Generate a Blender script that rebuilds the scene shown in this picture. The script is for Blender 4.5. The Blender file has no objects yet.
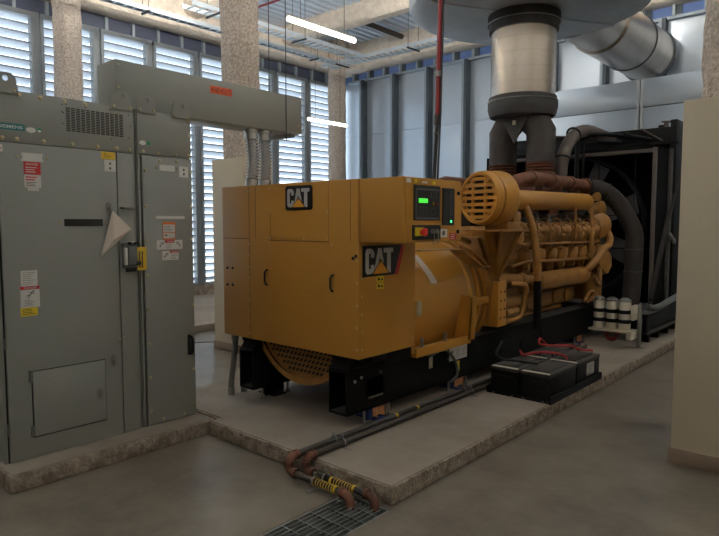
import bpy, bmesh, math, random
from mathutils import Vector, Matrix, noise
random.seed(7)
PI = math.pi
SC = bpy.context.scene
COL = SC.collection

# ---------------------------------------------------------------- materials
MATS = {}
def mat(name, rgb, rough=0.5, metal=0.0, var=0.0, scale=6.0, bump=0.0, bscale=60.0, rgb2=None, emit=None, estr=0.0, spec=0.5, rvar=0.0, soft=0.18):
    m = bpy.data.materials.new(name); m.use_nodes = True
    nt = m.node_tree; b = nt.nodes['Principled BSDF']
    b.inputs['Base Color'].default_value = (*rgb, 1); b.inputs['Roughness'].default_value = rough
    b.inputs['Metallic'].default_value = metal; b.inputs['Specular IOR Level'].default_value = spec
    tc = nt.nodes.new('ShaderNodeTexCoord')
    if var or rgb2:
        n = nt.nodes.new('ShaderNodeTexNoise'); n.inputs['Scale'].default_value = scale
        n.inputs['Detail'].default_value = 6; n.inputs['Roughness'].default_value = 0.65
        nt.links.new(tc.outputs['Object'], n.inputs['Vector'])
        r = nt.nodes.new('ShaderNodeValToRGB')
        r.color_ramp.elements[0].position = 0.5 - soft; r.color_ramp.elements[1].position = 0.5 + soft
        c0 = rgb2 if rgb2 else tuple(min(1, c * (1 - var)) for c in rgb)
        c1 = rgb if rgb2 else tuple(min(1, c * (1 + var)) for c in rgb)
        r.color_ramp.elements[0].color = (*c0, 1); r.color_ramp.elements[1].color = (*c1, 1)
        nt.links.new(n.outputs['Fac'], r.inputs['Fac']); nt.links.new(r.outputs['Color'], b.inputs['Base Color'])
        if rvar:
            mr = nt.nodes.new('ShaderNodeMapRange')
            mr.inputs['To Min'].default_value = max(0.05, rough - rvar); mr.inputs['To Max'].default_value = min(1, rough + rvar)
            nt.links.new(n.outputs['Fac'], mr.inputs['Value']); nt.links.new(mr.outputs['Result'], b.inputs['Roughness'])
    if bump:
        n2 = nt.nodes.new('ShaderNodeTexNoise'); n2.inputs['Scale'].default_value = bscale; n2.inputs['Detail'].default_value = 4
        nt.links.new(tc.outputs['Object'], n2.inputs['Vector'])
        bp = nt.nodes.new('ShaderNodeBump'); bp.inputs['Strength'].default_value = bump; bp.inputs['Distance'].default_value = 0.02
        nt.links.new(n2.outputs['Fac'], bp.inputs['Height']); nt.links.new(bp.outputs['Normal'], b.inputs['Normal'])
    if emit:
        b.inputs['Emission Color'].default_value = (*emit, 1); b.inputs['Emission Strength'].default_value = estr
    MATS[name] = m
    return m
def lin(r, g, b):
    f = lambda c: (c / 255 / 12.92) if c / 255 <= 0.04045 else ((c / 255 + 0.055) / 1.055) ** 2.4
    return (f(r), f(g), f(b))

M_floor = mat('floor_concrete', lin(138, 128, 113), 0.36, scale=1.7, rgb2=lin(99, 90, 79), bump=0.08, bscale=22, rvar=0.14, soft=.15)
M_pad = mat('pad_concrete', lin(160, 147, 131), 0.75, scale=2.0, rgb2=lin(138, 126, 111), bump=0.08, bscale=40)
M_padside = mat('pad_edge_concrete', lin(170, 155, 138), 0.9, scale=16.0, rgb2=lin(122, 108, 93), bump=0.8, bscale=50, soft=.12)
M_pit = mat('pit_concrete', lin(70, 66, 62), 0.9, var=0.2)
M_cream = mat('cream_paint', lin(206, 192, 166), 0.7, var=0.02, scale=2)
M_base = mat('brown_baseboard', lin(134, 115, 97), 0.6, var=0.05)
M_white = mat('white_wall', lin(205, 200, 190), 0.8, var=0.03)
M_spray = mat('sprayed_fireproofing', lin(240, 226, 211), 0.95, scale=38, rgb2=lin(170, 152, 136), bump=1.0, bscale=55)
M_beam = mat('sprayed_beam', lin(236, 224, 208), 0.95, scale=7, rgb2=lin(208, 193, 174), bump=0.8, bscale=30)
M_deck = mat('galvanised_deck', lin(214, 224, 234), 0.5, 0.1, var=0.06, scale=3)
M_galv = mat('galvanised_sheet', lin(214, 225, 236), 0.30, 0.55, scale=.7, rgb2=lin(204, 216, 228), soft=.25)
M_stud = mat('stud_steel', lin(78, 86, 92), 0.5, 0.3, var=0.1)
M_studf = mat('stud_flange', lin(166, 178, 186), 0.5, 0.3, var=0.1)
M_band = mat('slate_panel', lin(82, 88, 108), 0.6, var=0.1, scale=2)
M_bandb = mat('blue_panel', lin(104, 130, 186), 0.6, var=0.08, scale=2)
M_clip = mat('clip_steel', lin(165, 175, 182), 0.5, 0.3)
M_wframe = mat('window_frame_grey', lin(150, 156, 158), 0.5, 0.2, var=0.06)
M_blade = mat('louver_white', lin(222, 230, 238), 0.5, var=0.04, scale=14)
M_bladelip = mat('louver_lip', lin(150, 160, 170), 0.6)
M_cab = mat('cabinet_grey', lin(146, 147, 139), 0.42, var=0.025, scale=1.5, bump=0.02, bscale=120)
M_cabd = mat('cabinet_grey_dark', lin(104, 104, 99), 0.5, var=0.04)
M_dark = mat('dark_gap', lin(26, 26, 26), 0.8)
M_black = mat('black_steel', lin(13, 13, 13), 0.6, var=0.15, scale=4, spec=0.22)
M_blackd = mat('black_rail', lin(13, 13, 14), 0.6, var=0.2, scale=5, spec=0.22)
M_dust = mat('dusty_black', lin(84, 79, 73), 0.8, scale=8, rgb2=lin(54, 50, 46))
M_yel = mat('machine_yellow', lin(190, 134, 50), 0.36, var=0.03, scale=2)
M_yelg = mat('glossy_yellow', lin(190, 136, 56), 0.17, var=0.03, scale=2)
M_yeld = mat('engine_yellow', lin(172, 122, 56), 0.42, scale=7, rgb2=lin(134, 92, 40), bump=0.1, bscale=30)
M_yelm = mat('guard_mesh_yellow', lin(142, 100, 48), 0.6, var=0.15)
M_chrome = mat('zinc_bolt', lin(206, 190, 148), 0.32, 0.5)
M_steel = mat('bright_steel', lin(206, 196, 184), 0.27, 1.0, scale=120, rgb2=lin(184, 174, 162), bump=0.10, bscale=110)
M_conduit = mat('flex_conduit_steel', lin(206, 206, 204), 0.25, 0.85)
M_flexg = mat('grey_flex', lin(120, 120, 116), 0.45, 0.2)
M_jacket = mat('silencer_jacket', lin(196, 202, 205), 0.42, 0.3, scale=2.5, rgb2=lin(176, 182, 186), bump=0.25, bscale=3)
M_lag = mat('lagging_fabric', lin(62, 56, 52), 0.8, var=0.15, scale=10, bump=0.5, bscale=14)
M_lagb = mat('lagging_collar', lin(62, 60, 58), 0.7, var=0.2, scale=10, bump=0.5, bscale=20)
M_rust = mat('rusty_iron', lin(122, 74, 50), 0.65, scale=12, rgb2=lin(82, 52, 38), bump=0.2, bscale=40)
M_pipe = mat('grey_pipe', lin(62, 58, 53), 0.5, 0.1, var=0.15, spec=0.3)
M_strap = mat('strut_zinc', lin(150, 148, 140), 0.45, 0.6)
M_redp = mat('red_pipe', lin(132, 26, 30), 0.4)
M_red = mat('red_plastic', lin(205, 40, 36), 0.4)
M_redl = mat('label_red', lin(190, 40, 44), 0.5)
M_redc = mat('red_cable', lin(172, 44, 46), 0.5)
M_wht = mat('label_white', lin(226, 224, 218), 0.5)
M_ink = mat('label_ink', lin(40, 40, 42), 0.6)
M_ylab = mat('label_yellow', lin(232, 204, 40), 0.5)
M_ytag = mat('tag_yellow', lin(222, 184, 48), 0.5)
M_olab = mat('label_orange', lin(236, 120, 52), 0.5)
M_osign = mat('sign_orange', lin(226, 92, 48), 0.5)
M_teal = mat('sign_teal', lin(24, 112, 116), 0.4)
M_green = mat('label_green', lin(52, 150, 98), 0.5)
M_silver = mat('letter_silver', lin(202, 200, 198), 0.35, 0.2)
M_otri = mat('triangle_orange', lin(236, 160, 40), 0.5)
M_logo = mat('badge_black', lin(20, 19, 19), 0.35)
M_paper = mat('paper_sheet', lin(226, 212, 196), 0.8, var=0.03, scale=20)
M_panel = mat('panel_black', lin(22, 23, 25), 0.35)
M_bezel = mat('bezel_grey', lin(92, 96, 100), 0.4)
M_lcd = mat('lcd_green', (0.05, 0.6, 0.05), 0.4, emit=(0.10, 1.0, 0.08), estr=0.75)
M_led = mat('led_green', (0.05, 0.6, 0.1), 0.4, emit=(0.1, 1.0, 0.35), estr=1.6)
M_tube = mat('lamp_diffuser', (1, 0.96, 0.9), 0.5, emit=(1.0, 0.90, 0.74), estr=7.0)
M_fill_tube = mat('fill_tube', (1, 0.96, 0.9), 0.5, emit=(1.0, 0.96, 0.90), estr=118.0)  # strong glow for the added fill lamps only
M_lamp = mat('lamp_housing', lin(214, 212, 206), 0.5)
M_wire = mat('hanger_wire', lin(60, 62, 64), 0.5, 0.4)
M_tray = mat('tray_zinc', lin(205, 214, 220), 0.42, 0.5, var=0.05)
M_cable = mat('black_cable', lin(24, 24, 25), 0.5)
M_brn = mat('dark_conduit', lin(62, 52, 46), 0.6)
M_grate = mat('grate_galv', lin(140, 142, 138), 0.45, 0.5, var=0.1)
M_batt = mat('battery_case', lin(15, 15, 16), 0.5, spec=0.25)
M_battop = mat('battery_lid', lin(66, 60, 54), 0.7, scale=14, rgb2=lin(46, 42, 38))
M_filter = mat('filter_cream', lin(222, 212, 190), 0.45)
M_hose = mat('rubber_hose', lin(50, 45, 42), 0.75, var=0.2, spec=0.2)
M_blue = mat('isolator_blue', lin(28, 46, 96), 0.5)
M_spring = mat('spring_orange', lin(206, 140, 92), 0.5)
M_core = mat('radiator_core', lin(11, 11, 11), 0.8, spec=0.12)
M_bar = mat('guard_bar', lin(90, 79, 72), 0.65, var=0.1)
M_blade2 = mat('fan_blade', lin(52, 47, 44), 0.65)
M_vdark = mat('vent_dark', lin(50, 48, 44), 0.8)
M_seal = mat('white_sealant', lin(216, 220, 220), 0.7, var=0.1, scale=20)

# ---------------------------------------------------------------- mesh builder
class MB:
    def __init__(s): s.bm = bmesh.new()
    def _bev(s, verts, bev, seg=2):
        if bev > 0:
            es = list({e for v in verts for e in v.link_edges})
            bmesh.ops.bevel(s.bm, geom=es, offset=bev, segments=seg, affect='EDGES', profile=0.5)
    def box(s, x0, x1, y0, y1, z0, z1, bev=0.0):
        c = Vector(((x0 + x1) / 2, (y0 + y1) / 2, (z0 + z1) / 2))
        m = Matrix.Translation(c) @ Matrix.Diagonal((abs(x1 - x0), abs(y1 - y0), abs(z1 - z0), 1))
        r = bmesh.ops.create_cube(s.bm, size=1, matrix=m); s._bev(r['verts'], bev); return s
    def obox(s, c, size, rot, bev=0.0):
        m = Matrix.Translation(Vector(c)) @ rot.to_4x4() @ Matrix.Diagonal((*size, 1))
        r = bmesh.ops.create_cube(s.bm, size=1, matrix=m); s._bev(r['verts'], bev); return s
    def bar(s, p0, p1, w, h, bev=0.0, up=(0, 0, 1)):
        p0, p1 = Vector(p0), Vector(p1); d = p1 - p0; L = d.length; d.normalize()
        u = Vector(up)
        if abs(d.dot(u)) > 0.99: u = Vector((1, 0, 0))
        sx = d.cross(u).normalized(); uz = sx.cross(d).normalized()
        rot = Matrix((sx, d, uz)).transposed()
        return s.obox((p0 + p1) / 2, (w, L, h), rot, bev)
    def lathe(s, p0, axis, prof, n=24, cap0=True, cap1=True):
        p0 = Vector(p0); a = Vector(axis).normalized()
        t = Vector((0, 0, 1)) if abs(a.z) < 0.9 else Vector((1, 0, 0))
        u = a.cross(t).normalized(); v = a.cross(u)
        rings = []
        for d, r in prof:
            rings.append([s.bm.verts.new(p0 + a * d + (u * math.cos(2 * PI * i / n) + v * math.sin(2 * PI * i / n)) * max(r, 1e-4)) for i in range(n)])
        for A, B in zip(rings, rings[1:]):
            for i in range(n):
                s.bm.faces.new((A[i], A[(i + 1) % n], B[(i + 1) % n], B[i]))
        if cap0: s.bm.faces.new(list(reversed(rings[0])))
        if cap1: s.bm.faces.new(rings[-1])
        return s
    def cyl(s, p0, p1, r, r1=None, n=20):
        p0, p1 = Vector(p0), Vector(p1); L = (p1 - p0).length
        return s.lathe(p0, p1 - p0, [(0, r), (L, r if r1 is None else r1)], n)
    def ribbed(s, p0, p1, r, n_rib, amp, n=18):
        p0, p1 = Vector(p0), Vector(p1); L = (p1 - p0).length; prof = []
        for i in range(n_rib * 4 + 1):
            prof.append((L * i / (n_rib * 4), r + amp * math.sin(i * PI / 2)))
        return s.lathe(p0, p1 - p0, prof, n)
    def tube(s, pts, r, n=10, smooth=0, radii=None, caps=True):
        P = [Vector(p) for p in pts]
        R = list(radii) if radii else [r] * len(P)
        if smooth:
            Q, RR = [], []
            for i in range(len(P) - 1):
                a, b, c, d = P[max(i - 1, 0)], P[i], P[i + 1], P[min(i + 2, len(P) - 1)]
                for k in range(smooth):
                    t = k / smooth
                    Q.append(0.5 * ((2 * b) + (c - a) * t + (2 * a - 5 * b + 4 * c - d) * t * t + (3 * b - a - 3 * c + d) * t ** 3))
                    RR.append(R[i] + (R[i + 1] - R[i]) * t)
            Q.append(P[-1]); RR.append(R[-1]); P, R = Q, RR
        prev = None; rings = []
        for i, p in enumerate(P):
            d = (P[min(i + 1, len(P) - 1)] - P[max(i - 1, 0)]).normalized()
            if prev is None:
                t = Vector((0, 0, 1)) if abs(d.z) < 0.9 else Vector((1, 0, 0))
                u = d.cross(t).normalized()
            else:
                u = (prev - d * prev.dot(d)).normalized()
            prev = u; v = d.cross(u)
            rings.append([s.bm.verts.new(p + (u * math.cos(2 * PI * k / n) + v * math.sin(2 * PI * k / n)) * R[i]) for k in range(n)])
        for A, B in zip(rings, rings[1:]):
            for k in range(n): s.bm.faces.new((A[k], A[(k + 1) % n], B[(k + 1) % n], B[k]))
        if caps:
            s.bm.faces.new(list(reversed(rings[0]))); s.bm.faces.new(rings[-1])
        return s
    def prism(s, pts, vec, bev=0.0):
        vec = Vector(vec); A = [s.bm.verts.new(Vector(p)) for p in pts]; B = [s.bm.verts.new(Vector(p) + vec) for p in pts]
        n = len(A); s.bm.faces.new(A); s.bm.faces.new(list(reversed(B)))
        for i in range(n): s.bm.faces.new((A[i], B[i], B[(i + 1) % n], A[(i + 1) % n]))
        s._bev(A + B, bev); return s
    def ball(s, c, r, sc=(1, 1, 1), seg=16, rings=10):
        m = Matrix.Translation(Vector(c)) @ Matrix.Diagonal((*[r * k for k in sc], 1))
        bmesh.ops.create_uvsphere(s.bm, u_segments=seg, v_segments=rings, radius=1, matrix=m); return s
    def torus(s, c, axis, R, r, n=36, m=8, a0=0.0, a1=2 * PI):
        a = Vector(axis).normalized(); t = Vector((0, 0, 1)) if abs(a.z) < 0.9 else Vector((1, 0, 0))
        u = a.cross(t).normalized(); v = a.cross(u); c = Vector(c)
        closed = abs(a1 - a0 - 2 * PI) < 1e-6
        k = n if closed else n + 1; rings = []
        for i in range(k):
            th = a0 + (a1 - a0) * i / n; d = u * math.cos(th) + v * math.sin(th)
            rings.append([s.bm.verts.new(c + d * (R + r * math.cos(2 * PI * j / m)) + a * r * math.sin(2 * PI * j / m)) for j in range(m)])
        for i in range(n if closed else n):
            A, B = rings[i], rings[(i + 1) % k]
            for j in range(m): s.bm.faces.new((A[j], A[(j + 1) % m], B[(j + 1) % m], B[j]))
        return s
    # flat work on a frame
    def plate(s, fr, poly, d0, d1):
        return s.prism([fr(u, v, d0) for u, v in poly], fr.n * (d1 - d0))
    def rect(s, fr, u0, u1, v0, v1, d0, d1):
        return s.plate(fr, [(u0, v0), (u1, v0), (u1, v1), (u0, v1)], d0, d1)
    def disc(s, fr, u, v, r, d0, d1, n=16, ru=None):
        ru = ru or r
        return s.plate(fr, [(u + ru * math.cos(2 * PI * i / n), v + r * math.sin(2 * PI * i / n)) for i in range(n)], d0, d1)
    def bolt(s, fr, u, v, r=0.009, h=0.01):
        return s.lathe(fr(u, v, 0), fr.n, [(0, r * 1.25), (h * 0.35, r * 1.25), (h * 0.36, r), (h, r * 0.7)], 8)
    def text(s, fr, string, u0, v0, w, h, d, bold=0.0):
        cu = bpy.data.curves.new('lettering_curve', 'FONT'); cu.body = string; cu.size = 1; cu.offset = bold; cu.extrude = 0
        ob = bpy.data.objects.new('lettering_tmp', cu); COL.objects.link(ob)
        dg = bpy.context.evaluated_depsgraph_get(); me = bpy.data.meshes.new_from_object(ob.evaluated_get(dg))
        xs = [v.co.x for v in me.vertices]; ys = [v.co.y for v in me.vertices]
        x0, x1, y0, y1 = min(xs), max(xs), min(ys), max(ys)
        vs = [s.bm.verts.new(fr(u0 + (v.co.x - x0) / (x1 - x0) * w, v0 + (v.co.y - y0) / (y1 - y0) * h, d)) for v in me.vertices]
        for p in me.polygons:
            try: s.bm.faces.new([vs[i] for i in p.vertices])
            except ValueError: pass
        bpy.data.objects.remove(ob); bpy.data.meshes.remove(me); bpy.data.curves.remove(cu); return s

class Fr:
    def __init__(s, o, u, v, n): s.o, s.u, s.v, s.n = Vector(o), Vector(u), Vector(v), Vector(n)
    def __call__(s, u, v, d=0.0): return s.o + s.u * u + s.v * v + s.n * d

def wloc(o):
    p = Vector((0, 0, 0))
    while o is not None: p += o.location; o = o.parent
    return p
def parts(name, mb, m, parent, label=None, smooth=40):
    """Every loose piece of the builder's mesh becomes a part of its own."""
    bm = mb.bm; bm.verts.ensure_lookup_table(); seen = set(); out = []
    for v in bm.verts:
        if v in seen: continue
        stack, isl = [v], []
        seen.add(v)
        while stack:
            q = stack.pop(); isl.append(q)
            for e in q.link_edges:
                o = e.other_vert(q)
                if o not in seen: seen.add(o); stack.append(o)
        nb = MB(); mp = {q: nb.bm.verts.new(q.co) for q in isl}
        for f in {f for q in isl for f in q.link_faces}: nb.bm.faces.new([mp[q] for q in f.verts])
        out.append(part(name, nb, m, parent, label, smooth))
    bm.free(); return out
def part(name, mb, m, parent=None, label=None, smooth=40, loc=None):
    """Link the builder's mesh (in world coordinates) as one object under PARENT; LOC gives it its own origin."""
    bm = mb.bm
    base = wloc(parent) if parent else Vector((0, 0, 0))
    loc = Vector(loc) if loc is not None else None
    off = loc if loc is not None else base
    bmesh.ops.translate(bm, verts=bm.verts, vec=-off)
    bmesh.ops.recalc_face_normals(bm, faces=bm.faces)
    me = bpy.data.meshes.new(name); bm.to_mesh(me); bm.free()
    if m is not None: me.materials.append(m)
    if smooth:
        me.polygons.foreach_set('use_smooth', [True] * len(me.polygons)); me.set_sharp_from_angle(angle=math.radians(smooth))
    o = bpy.data.objects.new(name, me); COL.objects.link(o)
    if parent: o.parent = parent
    if loc is not None: o.location = loc - base
    if label: o['label'] = label
    return o
def tag(o, label, cat=None, group=None, kind=None):
    o['label'] = label
    if cat: o['category'] = cat
    if group: o['group'] = group
    if kind: o['kind'] = kind
    return o
def thing(name, label, cat, loc, group=None, kind=None):
    o = bpy.data.objects.new(name, None); o.empty_display_size = 0.1; COL.objects.link(o); o.location = loc
    return tag(o, label, cat, group, kind)
def struct(name, mb, m, label=None, parent=None, smooth=40):
    o = part(name, mb, m, parent, smooth=smooth); o['kind'] = 'structure'
    if label: o['label'] = label
    return o
def dup(root, delta, label=None, group=None):
    r = root.copy(); COL.objects.link(r); r.location = root.location + Vector(delta)
    if label: r['label'] = label
    if group: r['group'] = group
    for ch in list(root.children):
        c = ch.copy(); COL.objects.link(c); c.parent = r
        for g in list(ch.children):
            d = g.copy(); COL.objects.link(d); d.parent = c
    return r

XW, YB = -10.6, 11.45          # window wall and back wall
F_win = Fr((XW, 0, 0), (0, 1, 0), (0, 0, 1), (1, 0, 0))
F_back = Fr((0, YB, 0), (1, 0, 0), (0, 0, 1), (0, -1, 0))
F_cab = Fr((-3.905, 0, 0), (0, 1, 0), (0, 0, 1), (1, 0, 0))
F_box = Fr((0, 3.0, 0), (1, 0, 0), (0, 0, 1), (0, -1, 0))
F_side = Fr((-2.655, 0, 0), (0, 1, 0), (0, 0, 1), (1, 0, 0))
F_ctl = Fr((-2.29, 0, 0), (0, 1, 0), (0, 0, 1), (1, 0, 0))
F_duct = Fr((-4.0, 0, 0), (0, 1, 0), (0, 0, 1), (1, 0, 0))
CX = -3.4                      # centre line of the generator set
# ================================================================= the room
RX0, RX1, RY0, RY1, RZ = XW, 4.2, -5.0, YB, 5.85
TX0, TX1, TY0, TY1 = -2.31, -1.98, 0.35, 2.50        # trench drain
mb = MB()
mb.box(RX0 - .3, TX0, RY0 - .2, RY1 + .2, -.25, 0); mb.box(TX1, RX1 + .2, RY0 - .2, RY1 + .2, -.25, 0)
mb.box(TX0, TX1, RY0 - .2, TY0, -.25, 0); mb.box(TX0, TX1, TY1, RY1 + .2, -.25, 0)
struct('floor', mb, M_floor, 'brown grey polished concrete floor')
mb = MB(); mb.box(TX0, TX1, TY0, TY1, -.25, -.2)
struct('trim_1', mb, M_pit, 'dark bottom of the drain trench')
# ribbed steel deck
mb = MB(); pts = []; x = RX0 - .3; pit = .2; dz = .075
while x < RX1 + .2:
    pts += [(x, RZ), (x + .07, RZ), (x + .085, RZ - dz), (x + .185, RZ - dz)]; x += pit
bot = [mb.bm.verts.new((a, RY0 - .2, b)) for a, b in pts]; top = [mb.bm.verts.new((a, RY1 + .2, b)) for a, b in pts]
for i in range(len(pts) - 1): mb.bm.faces.new((bot[i], bot[i + 1], top[i + 1], top[i]))
mb.box(RX0 - .3, RX1 + .2, RY0 - .2, RY1 + .2, RZ + .005, RZ + .15)
struct('ceiling', mb, M_deck, 'ribbed galvanised steel deck ceiling', smooth=0)
# beams with sprayed coating
def beam(name, x0, x1, y0, y1, z0, z1, label):
    mb = MB(); m = mb.bm
    along_x = abs(x1 - x0) > abs(y1 - y0)
    L = abs(x1 - x0) if along_x else abs(y1 - y0); n = int(L / .12)
    w = (abs(y1 - y0) if along_x else abs(x1 - x0)); h = z1 - z0
    prof = [(-w / 2, h), (-w / 2, .16), (-w / 2 + .02, .05), (-w / 2 + .09, 0), (w / 2 - .09, 0), (w / 2 - .02, .05), (w / 2, .16), (w / 2, h)]
    rings = []
    for i in range(n + 1):
        t = L * i / n; ring = []
        for a, b in prof:
            k = noise.noise(Vector((t * 1.7, a * 6, b * 6 + z0))) * .02
            if along_x: p = (min(x0, x1) + t, (y0 + y1) / 2 + a + k, z0 + b + k)
            else: p = ((x0 + x1) / 2 + a + k, min(y0, y1) + t, z0 + b + k)
            ring.append(m.verts.new(p))
        rings.append(ring)
    for A, B in zip(rings, rings[1:]):
        for j in range(len(prof) - 1): m.faces.new((A[j], A[j + 1], B[j + 1], B[j]))
    m.faces.new(rings[0]); m.faces.new(list(reversed(rings[-1])))
    return struct(name, mb, M_beam, label)
beam('ceiling_beam', RX0 - .1, -10.22, RY0, YB, 5.17, RZ, 'sprayed edge beam above the louvered windows')
beam('ceiling_beam', RX0, RX1, 11.0, YB + .1, 5.2, RZ, 'sprayed edge beam above the metal panelled wall')
for yb, lab in ((9.2, 'sprayed cross beam nearest the metal panelled wall'), (6.8, 'sprayed cross beam second from the metal panelled wall'), (4.4, 'sprayed cross beam above the bus duct'), (1.6, 'sprayed cross beam above the switchgear'), (-1.6, 'sprayed cross beam behind the viewpoint')):
    beam('ceiling_beam', RX0, RX1, yb - .2, yb + .2, 5.45, RZ, lab)
# columns
def column(x, y, r, z0, z1, label):
    mb = MB(); n = 40; nz = int((z1 - z0) / .05); rings = []
    for i in range(nz + 1):
        z = z0 + (z1 - z0) * i / nz; ring = []
        for k in range(n):
            a = 2 * PI * k / n
            rr = r + .020 * noise.noise(Vector((math.cos(a) * 9 * r / .24, math.sin(a) * 9 * r / .24, z * 4 + x))) + .014 * noise.noise(Vector((math.cos(a) * 2, math.sin(a) * 2, z * 1.1 + y)))
            ring.append(mb.bm.verts.new((x + rr * math.cos(a), y + rr * math.sin(a), z)))
        rings.append(ring)
    for A, B in zip(rings, rings[1:]):
        for k in range(n): mb.bm.faces.new((A[k], A[(k + 1) % n], B[(k + 1) % n], B[k]))
    mb.bm.faces.new(list(reversed(rings[0]))); mb.bm.faces.new(rings[-1])
    return struct('column', mb, M_spray, label, smooth=180)
column(-10.1, 4.38, .205, 0.0, 5.84, 'round sprayed column in front of the windows behind the switchgear')
column(-10.1, 10.63, .205, 0.0, 5.84, 'round sprayed column in the corner where windows meet metal panels')
column(-6.0, 4.64, .218, 2.312, 5.84, 'rough sprayed column rising behind the bus duct')
column(-.793, 4.74, .25, 2.312, 5.84, 'rough sprayed column above the cream casing at the frame edge')
# column casings
def casing(x0, x1, y0, y1, label):
    mb = MB(); mb.box(x0, x1, y0, y1, 0, 2.31, .004)
    o = struct('column_casing', mb, M_cream, label)
    b = MB(); t = .012; b.box(x0 - t, x1 + t, y0 - t, y1 + t, 0.0, .1, .003)
    struct('baseboard', b, M_base, None, o)
    return o
casing(-6.29, -5.70, 4.41, 4.86, 'cream column casing with brown baseboard behind the yellow enclosure')
casing(-1.035, .45, 4.22, 5.25, 'large cream column casing with brown baseboard at right edge')
# other walls
mb = MB(); mb.box(RX1, RX1 + .2, RY0, RY1, 0, RZ); struct('wall_right', mb, M_white, 'plain off white wall behind the viewpoint')
mb = MB(); mb.box(RX0, RX1, RY0 - .2, RY0, 0, RZ); struct('wall_front', mb, M_white, 'plain off white end wall')
# window wall: curb, panels above, blank part, windows
mb = MB(); mb.box(XW - .15, XW + .12, RY0, YB, 0, .30, .01)
wl = struct('wall_left', mb, M_padside, 'louvered window wall')
mb = MB(); mb.box(XW - .2, XW - .05, RY0, 1.09, .3, RZ); struct('wall_panel', mb, M_white, None, wl)
mb = MB(); mb.box(XW - .1, XW - .06, 1.05, YB, 4.9, RZ); struct('blue_band', mb, M_band, None, wl)
mb = MB(); y = 1.25
while y < 11.2:
    mb.box(XW - .07, XW + .0, y, y + .05, 4.9, 5.3); y += .502
struct('band_clip', mb, M_clip, None, wl)
NW = 10; W0 = 1.1; WP = 1.003
for i in range(NW):
    y0, y1 = W0 + i * WP + .05, W0 + (i + 1) * WP - .05
    mb = MB()
    for a, b in ((y0, y0 + .05), (y1 - .05, y1)): mb.box(XW - .1, XW + .03, a, b, .28, 4.93, .004)
    mb.box(XW - .1, XW + .04, y0, y1, 4.85, 4.93, .004); mb.box(XW - .1, XW + .04, y0, y1, .28, .34, .004)
    w = struct('window_%d' % (i + 1), mb, M_wframe, 'tall louvered window, number %d from the near end of the wall' % (i + 1))
    bl = MB(); lp = MB(); z = .36; a = math.radians(33); ch = .165
    while z < 4.84:
        # blade falls towards the outside; its inner edge is rolled down
        A = (XW - .01, z + ch * math.sin(a)); B = (XW - .01 - ch * math.cos(a), z)
        bl.prism([(A[0], y0 + .05, A[1]), (B[0], y0 + .05, B[1]), (B[0], y0 + .05, B[1] - .004), (A[0], y0 + .05, A[1] - .004)], (0, y1 - y0 - .1, 0))
        lp.box(A[0] - .004, A[0] + .004, y0 + .05, y1 - .05, A[1] - .024, A[1] + .001)
        z += .143
    struct('louver_blades', bl, M_blade, None, w, smooth=0); struct('blade_lips', lp, M_bladelip, None, w, smooth=0)
mb = MB()
for i in range(NW + 1):
    y = W0 + i * WP; mb.box(XW - .12, XW - .02, y - .05, y + .05, .28, 4.95)
struct('mullion', mb, M_wframe, None, wl)
# step of raised concrete along the window wall
mb = MB(); mb.prism([(XW + .1, 2.9, 0), (-7.36, 2.9, 0), (-7.36, 8.5, 0), (XW + .1, 8.5, 0)], (0, 0, .105), .008)
struct('raised_plinth', mb, M_pad, 'low raised concrete plinth along the windows')
# back wall of galvanised panels
mb = MB(); sx = [-9.9 + .965 * k for k in range(-1, 15)]
for a, b in zip(sx, sx[1:]):
    for z0, z1 in ((0, 1.2), (1.206, 3.70), (3.706, 4.99)): mb.box(max(a, XW), b, YB - .02, YB + .05, z0, z1)
wb = struct('wall_back', mb, M_galv, 'back wall of galvanised sheet panels')
mb = MB(); mb.box(XW, RX1, YB + .05, YB + .2, 0, RZ); struct('backing', mb, M_stud, None, wb)
for x in sx[1:]:
    mb = MB(); mb.box(x - .012, x + .06, YB - .2, YB - .02, 0, 4.99); s_ = struct('wall_stud', mb, M_stud, None, wb)  # shade of the side facing away is put into the dark colour
    mb = MB(); mb.box(x - .05, x + .0, YB - .208, YB - .19, 0, 4.99); struct('flange', mb, M_studf, None, s_)  # front strip coloured lighter than the shaded web
mb = MB(); mb.box(XW + .2, RX1, YB - .12, YB - .02, 4.97, 5.02); struct('head_rail', mb, M_studf, None, wb)
mb = MB(); mb.box(XW, RX1, YB - .03, YB + .02, 5.0, RZ); struct('blue_band', mb, M_bandb, None, wb)
mb = MB(); md = MB(); x = -10.25
while x < 2:
    mb.box(x, x + .045, YB - .12, YB - .03, 5.0, 5.32); md.box(x + .05, x + .14, YB - .06, YB - .03, 5.0, 5.32); x += .4825 * 1.0
struct('band_clip', mb, M_clip, None, wb); struct('clip_recess', md, M_stud, None, wb)
# housekeeping pads
def pad(poly, label):
    mb = MB(); mb.prism([(x, y, 0) for x, y in poly], (0, 0, .105), .012)
    o = struct('concrete_pad', mb, M_padside, label)
    t = MB(); cx = sum(p[0] for p in poly) / len(poly)
    sh = []
    n = len(poly); area = sum(poly[i][0] * poly[(i + 1) % n][1] - poly[(i + 1) % n][0] * poly[i][1] for i in range(n)) / 2
    for i in range(n):
        a, b, c = Vector(poly[i - 1]), Vector(poly[i]), Vector(poly[(i + 1) % n])
        d1 = (b - a).normalized(); d2 = (c - b).normalized(); s = 1 if area > 0 else -1
        n1 = Vector((-d1.y, d1.x)) * s; n2 = Vector((-d2.y, d2.x)) * s
        q = b + (n1 + n2) / (1 + n1.dot(n2)) * .016
        sh.append((q.x, q.y, .1))
    t.prism(sh, (0, 0, .01)); struct('pad_surface', t, M_pad, None, o)
pad([(-2.0, 2.53), (-2.0, 9.24), (-4.57, 9.24), (-4.57, 2.62), (-3.70, 2.62), (-3.70, 2.53)], 'long raised concrete pad under the generator set')
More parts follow.
